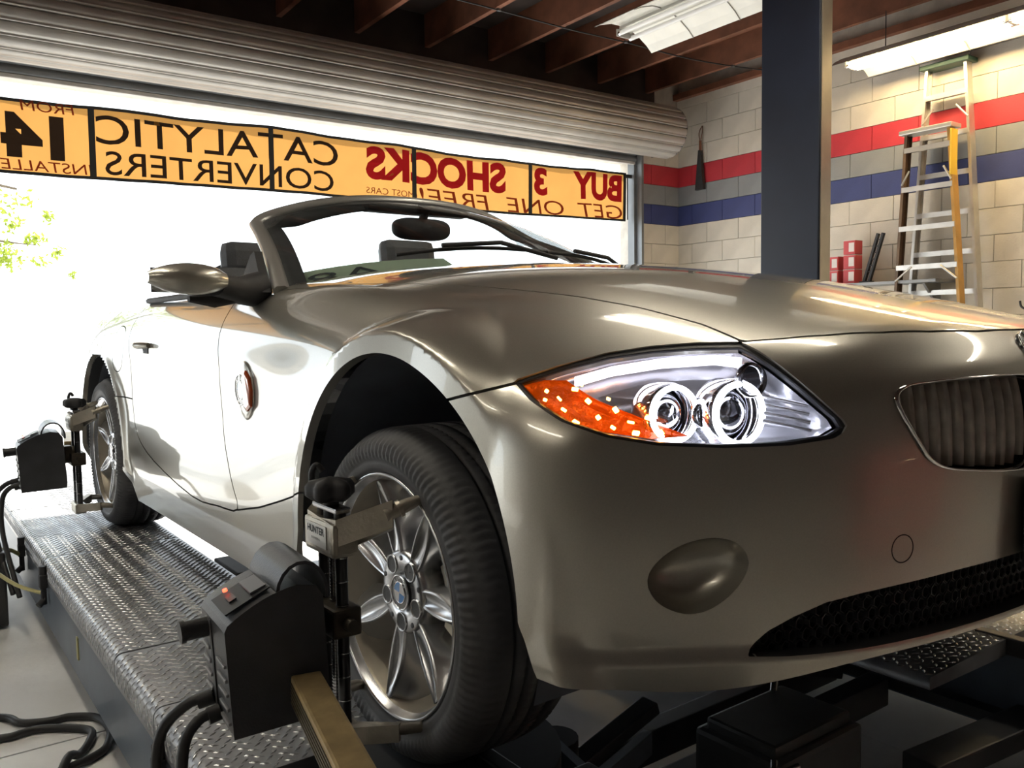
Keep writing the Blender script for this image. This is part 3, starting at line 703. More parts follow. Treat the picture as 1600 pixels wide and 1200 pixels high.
HL=spz([(.826,-.372,.7355),(.763,-.411,.757),(.700,-.444,.773),(.646,-.487,.782),(.599,-.536,.786),(.555,-.583,.7865),(.552,-.61,.775),(.546,-.642,.755),(.523,-.687,.714),(.495,-.713,.681),(.490,-.718,.668),(.513,-.71,.657),(.575,-.679,.650),(.651,-.628,.6485),(.725,-.574,.653),(.781,-.529,.665),(.818,-.475,.685),(.832,-.42,.711)])
_h=np.array(HL); _c=_h.mean(0); HLX=[tuple(_c+(q-_c)*np.array((1.022,1.075))+np.array((0,.001))) for q in _h]
def f_front(poly): return lambda V: np.where(V[:,1]<.1,sdpoly(pz(V),poly),.5)
hl_hole,R=split(R,f_front(HLX),0.0)
KD=spz(crom([(.398,-.739,.700),(.378,-.74,.722),(.320,-.751,.7285),(.210,-.77,.7315),(.08,-.787,.730),(.035,-.79,.716),(.034,-.79,.66),(.055,-.80,.60),(.11,-.803,.577),(.252,-.787,.587),(.335,-.773,.603),(.372,-.76,.640)],6))
_,R=split(R,f_front(KD),0.0)
FG=spz(crom([(.752,-.577,.455),(.744,-.582,.482),(.715,-.601,.508),(.677,-.626,.519),(.646,-.647,.511),(.631,-.657,.482),(.646,-.647,.445),(.676,-.626,.417),(.707,-.606,.411),(.738,-.586,.427)],6))
_,R=split(R,f_front(FG),0.0)
INT=spz([(.633,-.652,.347),(.622,-.66,.364),(.605,-.67,.381),(.572,-.69,.400),(.527,-.712,.417),(.47,-.735,.425),(.408,-.752,.429),(.273,-.78,.435),(.108,-.80,.438),(0,-.80,.438),(-.1,-.80,.438),(-.1,-.80,.346),(.092,-.796,.346),(.292,-.772,.344),(.459,-.732,.343),(.577,-.683,.344)])
_,R=split(R,f_front(INT),0.0)
k=.0165
BUMP=[(-2,0),(-2,1.2),(35.25*k,1.2),(35.25*k,.78),(45*k,.72),(54.9*k,.7355),(62.8*k,.703),(72*k,.66),(72*k,0)]
bumper,R=split(R,f_front(BUMP))
DOOR=crom([(1.12,1.2),(1.10,.95),(1.055,.87),(1.020,.744),(1.028,.651),(.99,.526),(.90,.425),(.83,.345),(1.0,.327),(1.242,.318),(1.675,.377),(1.893,.446),(1.972,.55),(1.987,.63),(1.989,.726),(2.03,.84),(2.04,.95),(2.04,1.2)],3)
def f_door(V): return np.where(V[:,0]>.5,sdpoly(V[:,1:],DOOR),.5)
door,R=split(R,f_door)
SILL=[(.20,.05),(.20,.475),(.31,.475),(.503,.42),(.66,.378),(.835,.342),(.90,.38),(1.242,.40),(1.80,.50),(1.95,.573),(2.30,.584),(2.30,.05)]
sill,R=split(R,lambda V: np.where(V[:,0]>.5,sdpoly(V[:,1:],SILL),.5))
fender,R=split(R,lambda V: V[:,1]-1.1)
FLAP=crom([(2.215,.845),(2.10,.83),(2.075,.76),(2.10,.69),(2.15,.672),(2.195,.70),(2.235,.77)],6)
flap,R=split(R,lambda V: np.where(V[:,0]>.7,sdpoly(V[:,1:],FLAP),.5),.0018)
surf_mesh(hood,'hood','paint',car,2)
surf_mesh(bumper,'front_bumper','paint',car,2,rim=.02)
for sd in (0,1):
    surf_mesh(fender,'front_fender','paint',car,sd,rim=.02)
    surf_mesh(door,'door','paint',car,sd)
    surf_mesh(sill,'side_skirt','paint',car,sd)
surf_mesh(R,'rear_body','paint',car,2,rim=.02)
fl=surf_mesh(flap,'fuel_flap','paint',car,0)
# dark lining behind the seams
B0=nets(.024); B0=clip(B0,-(B0[0][:,0]-1e-6)); B0=(B0[0]-B0[1]*.018,B0[1],B0[2])
for A in (FA,RA): B0=clip(B0,np.where(B0[0][:,0]>.5,-arch(B0[0][:,1],B0[0][:,2],A)+.02,-1.))
B0=clip(B0,np.where(B0[0][:,2]>.72,-sdpoly(B0[0][:,:2],COCK)+.0,-1.))
B0=clip(B0,zbot(B0[0])+.01-B0[0][:,2])
for PP in (HLX,KD,FG,INT): B0=clip(B0,-f_front(PP)(B0[0])+.003)
surf_mesh(B0,'inner_shell','paint_dark',car,2,rim=0)
# ---------------------------------------------------------------- pieces set in the front
def ring(poly,scale,depth,sd,c=None,d=None):
    """loop of surface points of a chart polygon, shrunk about its centre and pushed back along the front direction"""
    P=np.array(poly); c=P.mean(0) if c is None else np.array(c); Q=c+(P-c)*scale
    X=front_pt(Q[:,0]/.0165,Q[:,1]); 
    if d is None:
        cc=front_pt(np.array([c[0]/.0165]),np.array([c[1]])); _,n=project_out(cc); d=n[0]
    X=X-np.array(d)*depth
    X[:,0]*=sd
    return [tuple(x) for x in X]
def rings(mb,poly,specs,sd,cap=True,smooth=True,c=None,d=None):
    G=[ring(poly,s,dp,sd,c,d) for s,dp in specs]; mb.grid(G,smooth,closev=True)
    if cap: 
        m=np.mean(G[-1],0); b=len(G[-1]); mb.add(G[-1]+[tuple(m)],[(i,(i+1)%b,b) for i in range(b)],smooth)
    return mb
HLr=[tuple(p) for p in crom(HL,4)]
# keep the sharp corners of the lamp outline by resampling linearly
def resamp(P,n=4): return [tuple(np.array(P[i])+(np.array(P[(i+1)%len(P)])-np.array(P[i]))*j/n) for i in range(len(P)) for j in range(n)]
HLr=resamp(HL,4); KDr=KD; INTr=resamp(INT,3)
def chart(ph,z,dep,sd,n):
    X=front_pt(np.array([ph]),np.array([z]))[0]-n*dep; X[0]*=sd; return X
def hl_chart(s,y,z): return math.degrees(math.atan2(s,PH0-y))
EMB=[]
def disc(mb,c,n,r,seg=32,a0=0,a1=2*PI,r0=0,up=(0,0,1)):
    n=Vector(n).normalized(); u=Vector(up)-n*n.dot(Vector(up)); u.normalize(); w=u.cross(n); c=Vector(c)
    k=seg; full=abs(a1-a0-2*PI)<1e-6; m=k if full else k+1
    pt=lambda rr,i:c+(u*math.cos(a0+(a1-a0)*i/k)+w*math.sin(a0+(a1-a0)*i/k))*rr
    if r0>0:
        vs=[pt(r0,i) for i in range(m)]+[pt(r,i) for i in range(m)]; mb.add(vs,[(i,(i+1)%m,m+(i+1)%m,m+i) for i in range(k)])
    else:
        vs=[c]+[pt(r,i) for i in range(m)]; mb.add(vs,[(0,1+i,1+(i+1)%m) for i in range(k)])
    return mb
def emblem(c,n,r,parent,up=(0,0,1)):
    n=Vector(n).normalized(); u=Vector(up)-n*n.dot(Vector(up)); u.normalize(); w=u.cross(n); c=Vector(c)
    b=MB(); b.cyl(c-n*.006,c+n*.0015,r,40); e=b.build('badge','logo_black',parent)
    b=MB(); b.tube([c+n*.0015+(u*math.cos(2*PI*i/40)+w*math.sin(2*PI*i/40))*r*.98 for i in range(40)],r*.045,6,closed=True)
    b.tube([c+n*.0018+(u*math.cos(2*PI*i/40)+w*math.sin(2*PI*i/40))*r*.62 for i in range(40)],r*.035,6,closed=True); b.build('chrome_ring','chrome',e)
    for q,(mm,nm) in enumerate((('logo_white','white_quarter'),('logo_blue','blue_quarter'))):
        b=MB()
        for h in (0,1): disc(b,c+n*.0022,n,r*.62,10,PI/2*(q+2*h),PI/2*(q+2*h+1),up=up)
        b.build(nm,mm,e)
    b=MB()
    for ch,a in (('B',-.75),('M',0),('W',.75)):
        vs,fs=textmesh(ch,r*.42,bold=r*.012); ca,sa=math.cos(a),math.sin(a)
        # letters stand around the ring, w is to the reader's left
        b.add([c+n*.0024+(u*ca+w*sa)*(r*.79+v[1])+(w*ca-u*sa)*v[0] for v in vs],fs)
    b.build('lettering','logo_white',e)
    return e
for sd in (-1,1):
    # --- headlight
    dn=np.array([.62,-.76,.2]); dn/=np.linalg.norm(dn)
    b=MB(); HX=resamp(HLX,4); Gq=[ring(HX,1.0,.0005,sd,d=dn),ring(HX,.995,.0045,sd,d=dn),ring(HLr,.985,.005,sd,d=dn),ring(HLr,.965,.007,sd,d=dn),ring(HLr,.96,.018,sd,d=dn),ring(HLr,.99,.035,sd,d=dn),ring(HLr,.985,.10,sd,d=dn),ring(HLr,.95,.125,sd,d=dn)]; b.grid(Gq,False,closev=True); b.add(Gq[-1],[tuple(range(len(Gq[-1])))])
    hl=b.build('headlight','black',car)
    hl.data.materials[0]=M['black']
    b=MB(); rings(b,HLr,[(.945,.030),(.93,.075),(.80,.088),(.5,.092)],sd,cap=True,d=dn); b.build('reflector_bowl','lampsilver',hl)
    b=MB()
    # lens: a fitted sheet just below the body surface
    G=[ring(HLr,s,.004,sd,d=dn) for s in (.965,.9,.8,.65,.5,.3,.12)]
    b.grid(G,True,closev=True); m=np.mean(G[-1],0); q=len(G[-1]); b.add(G[-1]+[tuple(m)],[(i,(i+1)%q,q) for i in range(q)],True); b.build('clear_lens','lens',hl)
    def at(s,y,z,dep,use=dn):
        X=front_pt(np.array([hl_chart(s,y,z)]),np.array([z]))[0]-use*dep; return Vector((X[0]*sd,X[1],X[2]))
    axis=Vector((-.05*sd*-1,-1,.02)).normalized(); axis=Vector((.18*sd,-1,.03)).normalized()
    # two projectors with lit rings
    for (s,y,z,dep,r) in ((.705,-.585,.697,.045,.036),(.625,-.64,.697,.050,.040)):
        c=at(s,y,z,dep); u=Vector((0,0,1)); u=(u-axis*axis.dot(u)).normalized(); w=u.cross(axis)
        prof=[(r*1.32,-.03),(r*1.3,.004),(r*1.12,.012),(r*1.0,.006),(r*.96,-.02),(r*.9,-.05)]
        b=MB(); G=[[c+axis*h+(u*math.cos(2*PI*i/36)+w*math.sin(2*PI*i/36))*rr for rr,h in prof] for i in range(36)]; b.grid(G,True,closeu=True); pj=b.build('projector_shroud','chrome',hl)
        b=MB(); b.tube([c+axis*.014+(u*math.cos(2*PI*i/40)+w*math.sin(2*PI*i/40))*r*1.10 for i in range(40)],r*.115,8,closed=True); b.build('halo_ring','halo',hl)
        b=MB(); G=[[c-axis*.022+axis*(.03*math.cos(a))+(u*math.cos(2*PI*i/28)+w*math.sin(2*PI*i/28))*r*.93*math.sin(a) for a in np.linspace(.02,PI/2,8)] for i in range(28)]; b.grid(G,True,closeu=True); b.build('projector_lens','dish',hl)
    # small round lamp between and above
    for (s,y,z,dep,r) in ((.665,-.615,.695,.052,.018),(.585,-.63,.742,.03,.024)):
        c=at(s,y,z,dep); u=Vector((0,0,1)); u=(u-axis*axis.dot(u)).normalized(); w=u.cross(axis)
        b=MB(); G=[[c+axis*(h*.02)+(u*math.cos(2*PI*i/24)+w*math.sin(2*PI*i/24))*r*rr for rr,h in ((1.15,0),(1,.6),(.85,0),(.5,-1),(.05,-1.3))] for i in range(24)]; b.grid(G,True,closeu=True); b.build('small_reflector','dish',hl)
    # bright side strip across the top of the lamp
    P=[at(s,y,z,.016) for s,y,z in ((.775,-.45,.742),(.72,-.475,.757),(.66,-.52,.768),(.60,-.575,.773),(.575,-.605,.768))]
    b=MB(); G=[[p+Vector((0,0,.004)),p-Vector((0,0,.011))-Vector(dn*np.array([sd,1,1]))*.006] for p in P]; b.grid(G,True); b.build('light_bar','light_bar' if sd<0 else 'fixture',hl)
    # fluted chrome fins towards the grille
    b=MB()
    for j in range(4):
        z0=.668+.012*j; P=[at(s,y,z0+.018*t,.035+.02*t) for s,y,t in ((.53,-.70,0),(.555,-.68,.5),(.585,-.66,1))]
        b.tube(P,.004,6)
    b.build('chrome_fin','lampsilver',hl)
    # amber indicator with its lit points
    AMB=spz([(.828,-.378,.732),(.79,-.398,.742),(.76,-.42,.742),(.742,-.47,.715),(.715,-.53,.69),(.675,-.595,.661),(.725,-.568,.658),(.781,-.523,.669),(.816,-.472,.688),(.829,-.42,.713)])
    b=MB(); rings(b,resamp(AMB,3),[(.96,.012),(.95,.03),(.6,.034),(.3,.03)],sd,d=dn); ab=b.build('amber_indicator','amber',hl)
    r2=random.Random(3)
    for (s,y,z) in ((.80,-.42,.725),(.79,-.44,.715),(.812,-.43,.713),(.775,-.455,.728),(.765,-.475,.712),(.80,-.46,.70),(.75,-.50,.715),(.745,-.51,.70),(.775,-.505,.69),(.74,-.535,.683),(.72,-.55,.688),(.76,-.52,.676),(.715,-.57,.668),(.74,-.545,.668),(.80,-.485,.683),(.782,-.47,.735)):
        c=at(s,y,z,.010); b=MB(); b.box(c,(.004+.007*r2.random(),.004,.003+.004*r2.random()),rot=(r2.random(),r2.random(),sd*.5),bev=.0012); b.build('lit_point','led' if sd<0 else 'amber',hl)
    # --- kidney grille: chrome frame, slats, dark back
    dk=np.array([.12,-1,.12]); dk/=np.linalg.norm(dk)
    b=MB(); rings(b,KDr,[(1.0,0),(1.0,.015),(1.02,.09)],sd,cap=True,d=dk); kd=b.build('kidney_grille','paint_dark',car)
    b=MB(); X=[ring(KDr,s,dp,sd,d=dk) for s,dp in ((1.012,-.002),(1.0,-.006),(.972,-.004),(.955,.012))]; b.grid(X,True,closev=True); b.build('chrome_frame','chrome',kd)
    for j in range(12):
        s=.052+.0285*j; P=[]
        for t in np.linspace(-.05,1,30):
            z=.572+.165*t; ss=s+.016*math.sin(t*PI)-.008*t+.015; X=front_pt(np.array([math.degrees(math.atan2(ss,1.0))]),np.array([min(z,.735)]))[0]
            P.append((X[0],X[1]+.016+.02*(t-.5)**2*2,z))
        ins=sdpoly(pz(np.array(P)),KDr); P=[p for p,i in zip(P,ins) if i<-.002]
        if len(P)<3: continue
        G=[]
        for p in P: G.append([(sd*(p[0]-.0085),p[1]+.045,p[2]),(sd*(p[0]-.006),p[1]+.006,p[2]),(sd*p[0],p[1],p[2]),(sd*(p[0]+.006),p[1]+.006,p[2]),(sd*(p[0]+.0085),p[1]+.045,p[2])])
        b=MB(); b.grid(G,True); b.build('slat','greyslat',kd)
    # --- fog lamp recess
    df=np.array([.55,-.83,.08]); df/=np.linalg.norm(df)
    b=MB(); c0=np.array(FG).mean(0); rings(b,FG,[(1.0,-.0005),(.99,.002),(.97,.008),(.90,.022),(.80,.031),(.66,.039),(.5,.044),(.33,.047),(.18,.0485),(.06,.049)],sd,d=df); fg=b.build('fog_lamp_cover','paint',car)
# --- lower intake: recessed wall and honeycomb mesh
dI=np.array([0,-1,0.])
b=MB(); X0=[ring(INTr,1.0,d,-1,d=dI) for d in (0,.05)]
half=[i for i,p in enumerate(INTr) if p[0]>=-1e-9]
for sd in (-1,1):
    A=[ring(INTr,1.0,d,sd,d=dI) for d in (0,.05)]; n=len(INTr)
    b.add(A[0]+A[1],[(i,(i+1)%n,n+(i+1)%n,n+i) for i in range(n) if INTr[i][0]>-1e-6 and INTr[(i+1)%n][0]>-1e-6],False)
for sd in (-1,1):
    b.grid([ring(INTr,q,.05,sd,d=dI) for q in (1.0,.8,.6,.4,.2,.02)],True,closev=True)
li=b.build('lower_intake','softblack',car)
b=MB()
hx=.0115; rows=int(.1/(hx*1.5))
cells=[((i+(.5 if j%2 else 0))*hx*1.74,.346+j*hx*1.5) for j in range(-1,rows+1) for i in range(-62,63)]
cells=[c for c in cells if abs(c[0])<.64]
PHc=np.linspace(0,50,201); Sc=front_pt(PHc,np.full(201,.39))
Cx=np.abs(np.array([c[0] for c in cells])); Cy=np.interp(Cx,Sc[:,0],Sc[:,1]); Cp=np.interp(Cx,Sc[:,0],PHc)*.0165
keep=sdpoly(np.stack([Cp,[c[1] for c in cells]],1),INT)<.003
for (x,z),y,kp in zip(cells,Cy,keep):
    if not kp: continue
    vs=[];fs=[]
    for kk in range(6):
        a=PI/6+kk*PI/3
        for rr,yy in ((hx*.98,.026),(hx*.80,.026),(hx*.80,.040)): vs.append((x+rr*math.cos(a),y+yy,z+rr*math.sin(a)))
    for kk in range(6):
        a=3*kk;c=3*((kk+1)%6); fs+=[(a,c,c+1,a+1),(a+1,c+1,c+2,a+2)]
    b.add(vs,fs)
hm=b.build('honeycomb_mesh','softblack',li,kind='stuff')
b=MB(); b.add([(-.63,-.50,.30),(.63,-.50,.30),(.63,-.50,.46),(-.63,-.50,.46)],[(0,1,2,3)])
b.box((0,-.52,.40),(1.05,.03,.16)); b.build('radiator','rackdark',li)
# --- number plate mount and towing eye cap
b=MB(); b.box((0,-.822,.490),(.25,.03,.15),bev=.008); b.box((0,-.835,.40),(.22,.02,.02),bev=.004); b.cyl((-.075,-.80,.555),(-.075,-.845,.553),.014,16); b.cyl((.075,-.80,.555),(.075,-.845,.553),.014,16); b.build('plate_mount','black',car)
P,_n=project_out(np.array([[.398,-.755,.483]])); 
tc=P[0]; nn=_n[0]; ring0=[]
u=np.array([0,0,1.])-nn*nn[2]; u/=np.linalg.norm(u); w=np.cross(nn,u)
b=MB(); C=np.array([tc+(u*math.cos(2*PI*i/30)+w*math.sin(2*PI*i/30))*.021 for i in range(30)]); C,_=project_out(C); C[:,0]*=-1
b.tube([tuple(c) for c in C],.0009,5,closed=True); b.build('tow_cap','paint_dark',car)
# --- badge on the nose
P,_n=project_out(np.array([[0,-.770,.765]])); emblem(tuple(P[0]+_n[0]*.002),tuple(_n[0]),.041,car,up=(0,.5,1))
# --- side marker with its round badge and crease
for sd in (-1,1):
    C=[(.86,.735),(.835,.742),(.80,.742),(.765,.740),(.74,.72),(.732,.665),(.745,.60),(.79,.588),(.825,.592),(.862,.64),(.872,.69)]
    El=[(.802+.062*math.cos(a),.664+.078*math.sin(a)) for a in np.linspace(0,2*PI,36,endpoint=False)]
    def side(P,off):
        X,N=project_out(np.array([[.84,y,z] for y,z in P])); X=X+N*off; X[:,0]*=sd; return [tuple(x) for x in X]
    b=MB(); g=[side([(.802+(y-.802)*s,.664+(z-.664)*s) for y,z in El],o) for s,o in ((1.0,.001),(.96,.004),(.8,.005),(.4,.006))]; b.grid(g,True,closev=True); b.add(g[-1],[tuple(range(36))]); sm=b.build('side_marker','paint',car)
    am=[(.745,.70),(.735,.665),(.742,.625),(.772,.61),(.795,.62),(.795,.712),(.772,.718)]; am=[(y+(.018 if sd else 0)-.012,z) for y,z in am]
    b=MB(); g=[side([(.768+(y-.768)*s,.665+(z-.665)*s) for y,z in am],o) for s,o in ((1.0,.004),(1.0,.010),(.85,.013))]; b.grid(g,False,closev=True); b.add(g[-1],[tuple(range(len(am)))]); b.build('amber_lens','amberlens',sm)
    X,N=project_out(np.array([[.84,.822,.665]])); c=X[0]+N[0]*.009; c[0]*=sd; nv=N[0].copy(); nv[0]*=sd
    e=emblem(tuple(c),tuple(nv),.041,car)
# ---------------------------------------------------------------- windscreen and its frame
def wbase(u): return Vector((.722*u,.665+.175*abs(u)**2.2,1.012-.085*abs(u)**2.2))
def wtop(u): return Vector((.575*u,1.335+.115*abs(u)**2.3,1.287-.092*abs(u)**2.6))
NU,NW=25,9
G=[]
for i in range(NU):
    u=-1+2*i/(NU-1); a,b_=wbase(u),wtop(u)
    G.append([a.lerp(b_,t)+Vector((0,-.5,.55)).normalized()*(.035*math.sin(PI*t)*(1-.4*u*u)) for t in np.linspace(0,1,NW)])
G2=[[Vector(p) for p in g] for g in G]
for a,sg in ((0,1),(1,1),(-1,-1),(-2,-1)):
    f=1 if a in (0,-1) else .45
    G2[a][-1]+=Vector((.035*sg,-.03,-.035))*f; G2[a][-2]+=Vector((.012*sg,-.008,-.010))*f
b=MB(); b.grid(G2,True); wsg=b.build('windscreen','glass',car)
def bez(a,c,b_,n=7): return [a.lerp(c,t).lerp(c.lerp(b_,t),t) for t in np.linspace(0,1,n)]
eL=[G[0][j] for j in range(NW)]; eR=[G[-1][j] for j in range(NW)]
topL=Vector(wtop(-.74)); topR=Vector(wtop(.74))
path=eL[:-2]+bez(eL[-2],eL[-1]+Vector((.012,-.006,.012)),topL)+[wtop(u) for u in np.linspace(-.66,.66,17)]+bez(topR,eR[-1]+Vector((-.012,-.006,.012)),eR[-2])+eR[:-2][::-1]
path=[Vector(p) for p in crom([tuple(p) for p in path],2,closed=False)]
cen=Vector((0,1.02,1.12))
def sweep(name,m,sec,parent):
    rows=[]; k=len(path)
    for i,p in enumerate(path):
        t=(path[min(i+1,k-1)]-path[max(i-1,0)]).normalized(); inn=cen-p; inn=(inn-t*inn.dot(t)).normalized(); n=t.cross(inn).normalized()
        if n.z<0: n=-n
        rows.append([p+inn*a+n*c for a,c in sec])
    b=MB(); b.grid(rows,True,closev=True); b.add(rows[0],[tuple(range(len(sec)))]); b.add(rows[-1],[tuple(range(len(sec)))]); return b.build(name,m,parent)
fr=sweep('windscreen_frame','paint_dull',[(-.012,-.012),(-.016,.004),(-.006,.016),(.016,.018),(.030,.010),(.030,-.014),(.01,-.022)],car)
sweep('black_surround','softblack',[(.028,.010),(.056,.007),(.084,.003),(.086,-.003),(.05,-.016),(.028,-.02)],fr)
# cowl, dashboard, steering wheel, cabin tub
b=MB(); G=[]
for i in range(21):
    u=-1+i/10; a=wbase(u); s=abs(a.x)
    G.append([(a.x*.97,a.y-.035,a.z-.022),(a.x*.97,a.y+.02,a.z+.0-.012),(a.x*.94,a.y+.10,a.z-.02),(a.x*.92,a.y+.30,a.z-.03-.03*u*u),(a.x*.92,a.y+.42,a.z-.10),(a.x*.92,a.y+.40,a.z-.3)])
b.grid(G,True); dash=b.build('dashboard','softblack',car)
b=MB(); b.tube([(.36+.165*math.cos(2*PI*i/32),1.24+.07*math.sin(2*PI*i/32),.90+.15*math.sin(2*PI*i/32)) for i in range(32)],.015,8,closed=True)
for a in (.1,PI-.1,-PI/2): b.tube([(.36,1.235,.89),(.36+.16*math.cos(a),1.24+.07*math.sin(a),.90+.145*math.sin(a))],.016,8)
b.tube([(.36,1.235,.89),(.36,1.10,.86)],.03,12); b.box((.36,1.235,.892),(.12,.05,.10),rot=(-.4,0,0),bev=.02); b.build('steering_wheel','softblack',car)
b=MB()
tub=[(.70*math.copysign(1,u),0) for u in (-1,1)]
b.box((0,1.50,.30),(1.42,1.35,.02)); b.box((-.70,1.45,.60),(.03,1.25,.6)); b.box((.70,1.45,.60),(.03,1.25,.6)); b.box((0,2.13,.62),(1.40,.04,.66)); b.box((0,1.45,.45),(.24,1.2,.32),bev=.04); b.build('cabin_tub','leather',car)
for sd in (-1,1):
    cx=.40*sd if sd<0 else .335
    b=MB(); b.box((cx,1.66,.52),(.46,.50,.16),rot=(.12,0,0),bev=.05); st=b.build('seat','leather',car)
    b=MB(); b.box((cx,1.93,.80),(.44,.14,.56),rot=(-.22,0,0),bev=.06); b.build('backrest','leather',st)
    b=MB(); b.box((cx,1.985,1.105+(.045 if sd>0 else 0)),(.215+(.05 if sd>0 else 0),.10,.15),rot=(-.15,0,0),bev=.045); b.tube([(cx-.06,1.97,1.0),(cx-.06,1.98,1.07)],.008,6); b.tube([(cx+.06,1.97,1.0),(cx+.06,1.98,1.07)],.008,6); b.build('headrest','leather',st)
    b=MB(); b.tube([(sd*.36+x,2.10,z) for x,z in crom([(-.16,.92),(-.15,1.02),(-.11,1.07),(0,1.085),(.11,1.07),(.15,1.02),(.16,.92)],4,closed=False)],.025,10); b.build('roll_hoop','softblack',car)
# rear view mirror
b=MB(); b.grid([[(.118*math.copysign(abs(math.cos(a))**.55,math.cos(a))*q,1.285+y,1.183+.040*math.copysign(abs(math.sin(a))**.75,math.sin(a))*q) for a in np.linspace(0,2*PI,40,endpoint=False)] for q,y in ((.02,.02),(.9,.02),(1,.012),(1,-.004),(.93,-.022),(.7,-.032),(.02,-.036))],True,closev=True); rv=b.build('rear_view_mirror','softblack',car)
b=MB(); b.tube([(0,1.285,1.20),(0,1.26,1.245),(0,1.25,1.262)],[.014,.018,.03],10); b.box((-.02,1.285,1.246),(.42,.06,.026),bev=.01); b.build('mirror_mount','softblack',rv)
# wipers
for x0,x1 in ((-.42,.12),(.10,.60)):
    pts=[]
    for t in np.linspace(0,1,9):
        u=(x0+(x1-x0)*t)/.722; p=wbase(u); q=wtop(u); pts.append(p.lerp(q,.07+.02*math.sin(t*3))+Vector((0,-.030,.026)))
    b=MB(); b.tube(pts,.006,6); b.tube([pts[2]+Vector((0,-.012,.012)),pts[5]+Vector((0,-.014,.016)),pts[-1]+Vector((0,-.03,-.02))],.007,6); b.build('wiper','softblack',car)
# door mirrors, handles, sail panels
for sd in (-1,1):
    c=Vector((sd*.975,.79,.951)); G=[]
    for i in range(20):
        a=2*PI*i/20; row=[]
        for t in np.linspace(0,1,11):
            xx=-.092+.190*t; w=max(.02,math.sin(PI*min(1,(t*.90+.06)))**.5); hz=.043*w*(1.02-.16*t); hy=.058*w
            row.append((c.x-sd*.09*0+sd*(xx),c.y+hy*(math.cos(a) if math.cos(a)<0 else .55*math.cos(a)),c.z+.004*t+hz*math.sin(a)))
        G.append(row)
    b=MB(); b.grid(G,True,closeu=True); b.add([g[0] for g in G],[tuple(range(20))]); b.add([g[-1] for g in G],[tuple(range(20))]); mh=b.build('door_mirror','paint',car)
    b=MB(); b.box((c.x+sd*.005,c.y+.034,c.z),(.155,.006,.062),bev=.002); b.build('mirror_glass','mirror',mh)
    b=MB(); b.tube([(sd*.76,.90,.935),(sd*.82,.86,.930),(sd*.875,.82,.935),(sd*.905,.80,.942)],[.05,.038,.03,.032],12); b.tube([(sd*.83,.86,.918),(sd*.90,.84,.902),(sd*.965,.83,.904)],[.022,.02,.008],10); b.build('mirror_arm','softblack',mh)
    b=MB(); b.prism([(.84,.925),(1.05,.925),(1.03,1.04),(1.005,1.05)],lambda q,t:(sd*(.755-(q[1]-.925)*.32+t),q[0],q[1]),-.012,.012); b.build('sail_panel','softblack',car)
    X,N=project_out(np.array([[.84,1.74,.775],[.84,1.88,.775]])); 
    b=MB(); P=[Vector((sd*(x[0]+o),x[1],x[2])) for x,o in ((X[0],.004),((X[0]*.7+X[1]*.3),.03),((X[0]*.3+X[1]*.7),.03),(X[1],.004))]; b.tube(P,[.010,.012,.012,.010],8); hd=b.build('door_handle','paint',car)
    b=MB(); m=(X[0]+X[1])/2; b.box((sd*(m[0]-.0005),m[1],m[2]-.012),(.004,.11,.036),bev=.0015); b.build('handle_recess','softblack',hd)
    b=MB(); X,N=project_out(np.array([[.82,y,.905] for y in np.linspace(.95,2.05,14)])); b.tube([(sd*(x[0]-.035),x[1],.942) for x in X],.011,6); b.build('window_seal','softblack',car)
# underbody
b=MB(); b.box((0,1.45,.215),(1.25,3.0,.05),bev=.01); b.box((0,-.365,.335),(.90,.67,.02),bev=.006); b.build('underbody','rackdark',car)
# tail lamps and exhausts
for sd in (-1,1):
    X,N=project_out(np.array([[.70,3.12,.72],[.55,3.2,.72],[.55,3.2,.64],[.72,3.1,.63]])); X=X+N*.004; X[:,0]*=sd; b=MB(); b.add(list(map(tuple,X)),[(0,1,2,3)]); Y=X-N*np.array([sd,1,1])*.02; b.add(list(map(tuple,X))+list(map(tuple,Y)),[(i,(i+1)%4,4+(i+1)%4,4+i) for i in range(4)]); b.build('tail_lamp','amberlens',car)
# wheel-arch liners
for A in (FA,RA):
    for sd in (-1,1):
        G=[]
        for i in range(25):
            a=-.35+(PI+.7)*i/24; r=A[2]+.012; dz=math.sin(a)*r; dy=math.cos(a)*r*(1.0)
            G.append([(sd*x,A[0]+dy,A[1]+dz) for x in (.835,.7,.46)])
        b=MB(); b.grid(G,True); b.add([g[-1] for g in G],[tuple(range(25))]); b.build('wheel_arch_liner','liner',car)
